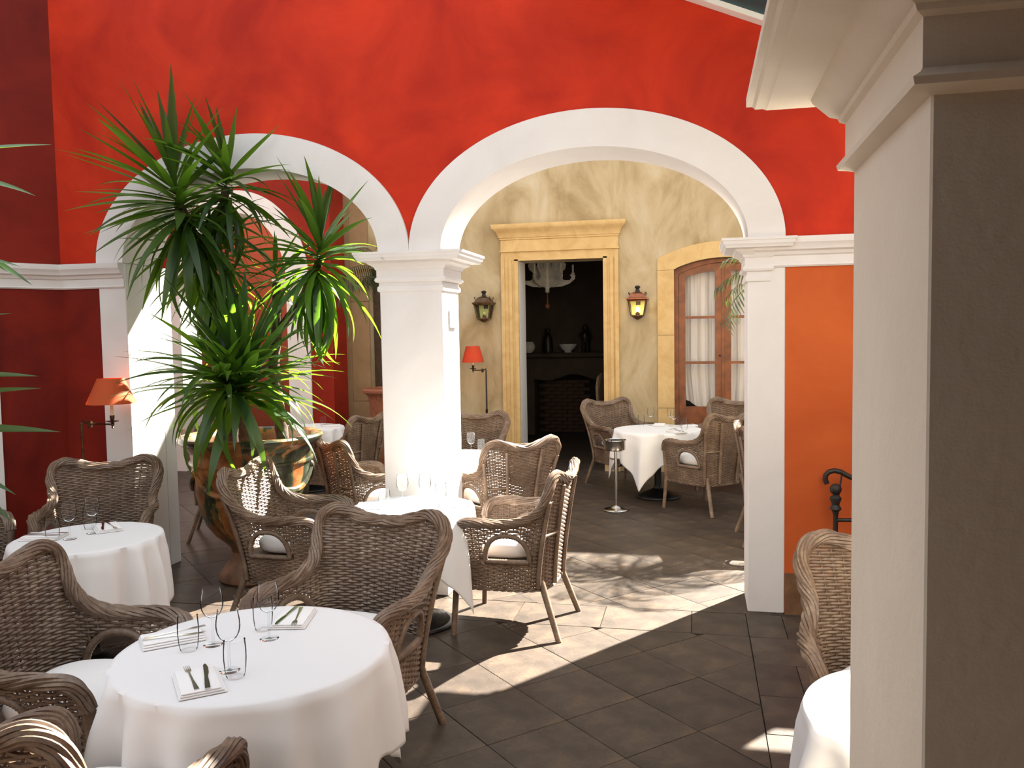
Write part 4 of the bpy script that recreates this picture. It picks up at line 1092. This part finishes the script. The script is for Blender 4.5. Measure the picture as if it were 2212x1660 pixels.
MB().tube([(.3, 0, zz(1124)), (.3, .1, P_[-2][2] + .0)], .01, 6).build('bracket', 'ironmatte', rl)
MB().tube([(.0, 0, hb - .03), (.05, .1, P_[4][2] - .02)], .006, 6).build('bracket', 'ironmatte', rl)

pl = MB().prism([(.155, 1.887), (.31, 1.887), (.31, 2.02), (.26, 2.035), (.245, 2.055), (.215, 2.055), (.20, 2.035), (.155, 2.02)], 'x', XM1 + .004, XM1 + .018).build('wall_plaque', 'plaque', None, smooth=False)
tag(pl, 'small white shaped plaque hung on the sunlit pillar face', 'plaque')

# ------------------------------------------------------------------ fireplace room contents
YB = 9.6
fp = empty('fireplace', (ony(1210, 800, 9.2).x, 9.2, 0)); tag(fp, 'pale stone fireplace with brick hearth in the dark room', 'fireplace')
fx = fp.location.x
mz = ony(1210, 762, 9.2).z
xl_ = ony(1140, 760, 9.2).x - fx; xr_ = ony(1340, 760, 9.2).x - fx
MB().bbox(xl_ - .15, xr_ + .15, -.12, .4, mz - .09, mz, .02).build('mantel_shelf', 'darkroom', fp)
n = 24; lo = []
for k in range(n + 1):
    u_ = k / n; x = xl_ + (xr_ - xl_) * u_; lo.append((x, mz - .52 + .10 * sin(pi * u_) + .04 * cos(u_ * 4 * pi)))
MB().prism(lo + [(xr_, mz - .09), (xl_, mz - .09)], 'y', -.02, .1).build('mantel_frieze', 'darkroom', fp, smooth=False)
for x0, x1 in ((xl_ - .12, xl_ + .12), (xr_ - .12, xr_ + .12)): MB().box(x0, x1, -.04, .38, 0, mz - .09).build('mantel_leg', 'darkroom', fp, smooth=False)
MB().box(xl_, xr_, .36, .39, 0, mz - .3).build('hearth_back', 'soot', fp, smooth=False)
bm_ = MB().box(-.1, .1, -.05, .05, -.03, .03).mesh('brick', False); bm_.materials.append(MATS['brick'])
for j in range(14):
    for i in range(4):
        o = link('brick', bm_, fp, (xl_ + .25 + i * .21 + (j % 2) * .1, .30, .05 + j * .068))
MB().box(xl_ - .2, xr_ + .2, .2, .4, mz, 3.7).build('chimney_breast', 'darkroom', fp, smooth=False)
def onmant(px): return ony(px, 760, 9.12).x
bw = MB().lathe([(.06, 0), (.07, .01), (.06, .02), (.12, .07), (.155, .13), (.16, .15), (.15, .15), (.11, .08), (.02, .03)], n=24).build('porcelain_bowl', 'porcelain', None, loc=(onmant(1227), 9.12, mz)); tag(bw, 'wide white patterned bowl between two figurines on the mantel', 'bowl')
bw = MB().lathe([(.05, 0), (.09, .04), (.115, .10), (.10, .16), (.075, .185), (.09, .20), (.06, .20), (.02, .1)], n=24).build('porcelain_vase', 'porcelain', None, loc=(onmant(1143), 9.12, mz)); tag(bw, 'small round white vase at the end of the mantel', 'vase')
for px, lab, wide in ((1184, 'dark cloaked figurine standing on the mantel', 1), (1264, 'dark standing figurine with separate legs on the mantel', 0)):
    b_ = MB()
    if wide: b_.lathe([(.085, 0), (.09, .02), (.085, .16), (.075, .27), (.05, .33), (.025, .35), (.035, .37), (.038, .40), (.02, .43), (.004, .435)], n=14)
    else:
        b_.tube([(-.035, 0, 0), (-.03, 0, .2)], [.03, .034], 8); b_.tube([(.035, 0, 0), (.03, 0, .2)], [.03, .034], 8)
        b_.lathe([(.06, .19), (.075, .25), (.08, .33), (.05, .37), (.025, .385), (.045, .41), (.05, .45), (.03, .48), (.004, .49)], n=14)
        b_.tube([(-.075, 0, .35), (-.10, -.02, .24)], [.024, .018], 6); b_.tube([(.075, 0, .35), (.10, -.02, .24)], [.024, .018], 6)
    tag(b_.build('figurine', 'bronzefig', None, loc=(onmant(px), 9.12, mz)), lab, 'figurine')
# carved chandelier
cy_ = 7.4; cc = ony(1182, 600, cy_)
ch = empty('chandelier', (cc.x, cy_, cc.z - .07)); tag(ch, 'carved pale wooden chandelier with scrolling arms and tassel in the dark room', 'chandelier')
S_ = 7.4 + CD
pxm = S_ / FPX
def scroll(sg):
    pts = [(0, -.02), (.06, -.06), (.13, -.055), (.20, -.02), (.245, .03), (.25, .075), (.225, .095), (.20, .08), (.215, .055), (.20, .02), (.15, .02), (.115, .06), (.12, .11), (.16, .15), (.17, .21), (.13, .25), (.09, .235), (.10, .20), (.075, .16), (.05, .20), (.03, .30), (0, .34)]
    return [(x * 1.75 * sg, z * 1.3) for x, z in pts]
for k in range(6):
    b_ = MB(); b_.prism(scroll(1), 'y', -.012, .012); o = b_.build('scroll_arm', 'sconce_cream', ch, smooth=False); o.rotation_euler = (0, 0, k * pi / 3 + .2)
    c = MB().lathe([(.03, 0), (.032, .02), (.014, .025), (.014, .14), (.004, .15)], n=10).build('candle', 'cream', o); c.location = (.40, 0, .115)
MB().lathe([(.01, -.17), (.035, -.15), (.03, -.11), (.06, -.05), (.05, .1), (.035, .3), (.015, .42), (.012, 3.78 - cc.z)], n=14).build('stem', 'sconce_cream', ch)
MB().lathe([(.004, -.42), (.03, -.40), (.035, -.36), (.012, -.33), (.006, -.17)], n=10).build('tassel', 'terrapot', ch)
# wooden striped chair in the dark room
def frame_chair(loc, rz, lab, nm='upholstered_chair', wood='palewood'):
    t = empty(nm, loc, rz); tag(t, lab, 'chair')
    MB().bbox(-.27, .27, -.26, .26, .40, .50, .03).build('seat', 'stripe', t)
    b_ = MB(); R = []
    MB().prism([(-.20, .56), (.20, .56), (.22, .95), (.14, 1.06), (0, 1.10), (-.14, 1.06), (-.22, .95)], 'y', .27, .32).build('backrest', 'stripe', t, smooth=False)
    MB().tube([(-.22, .29, .50), (-.245, .30, .95), (-.16, .30, 1.09), (0, .30, 1.135), (.16, .30, 1.09), (.245, .30, .95), (.22, .29, .50)], .026, 8).build('back_frame', wood, t)
    for sx in (-1, 1):
        MB().tube([(sx * .24, -.23, .42), (sx * .25, -.25, 0)], [.028, .018], 8).build('leg', wood, t)
        MB().tube([(sx * .22, .27, .50), (sx * .24, .33, 0)], [.028, .018], 8).build('leg', wood, t)
        MB().tube([(sx * .25, .29, .72), (sx * .29, 0, .70), (sx * .27, -.16, .68), (sx * .25, -.18, .45)], .02, 8).build('armrest', wood, t)
    return t
q = ony(1290, 900, 8.0); frame_chair((q.x + .36, 8.0, 0), radians(80), 'striped wooden-framed chair standing in the dark doorway room')
q = ony(440, 900, 6.3); frame_chair((q.x, 6.3, 0), radians(10), 'red and cream striped armchair beyond the narrow arch')
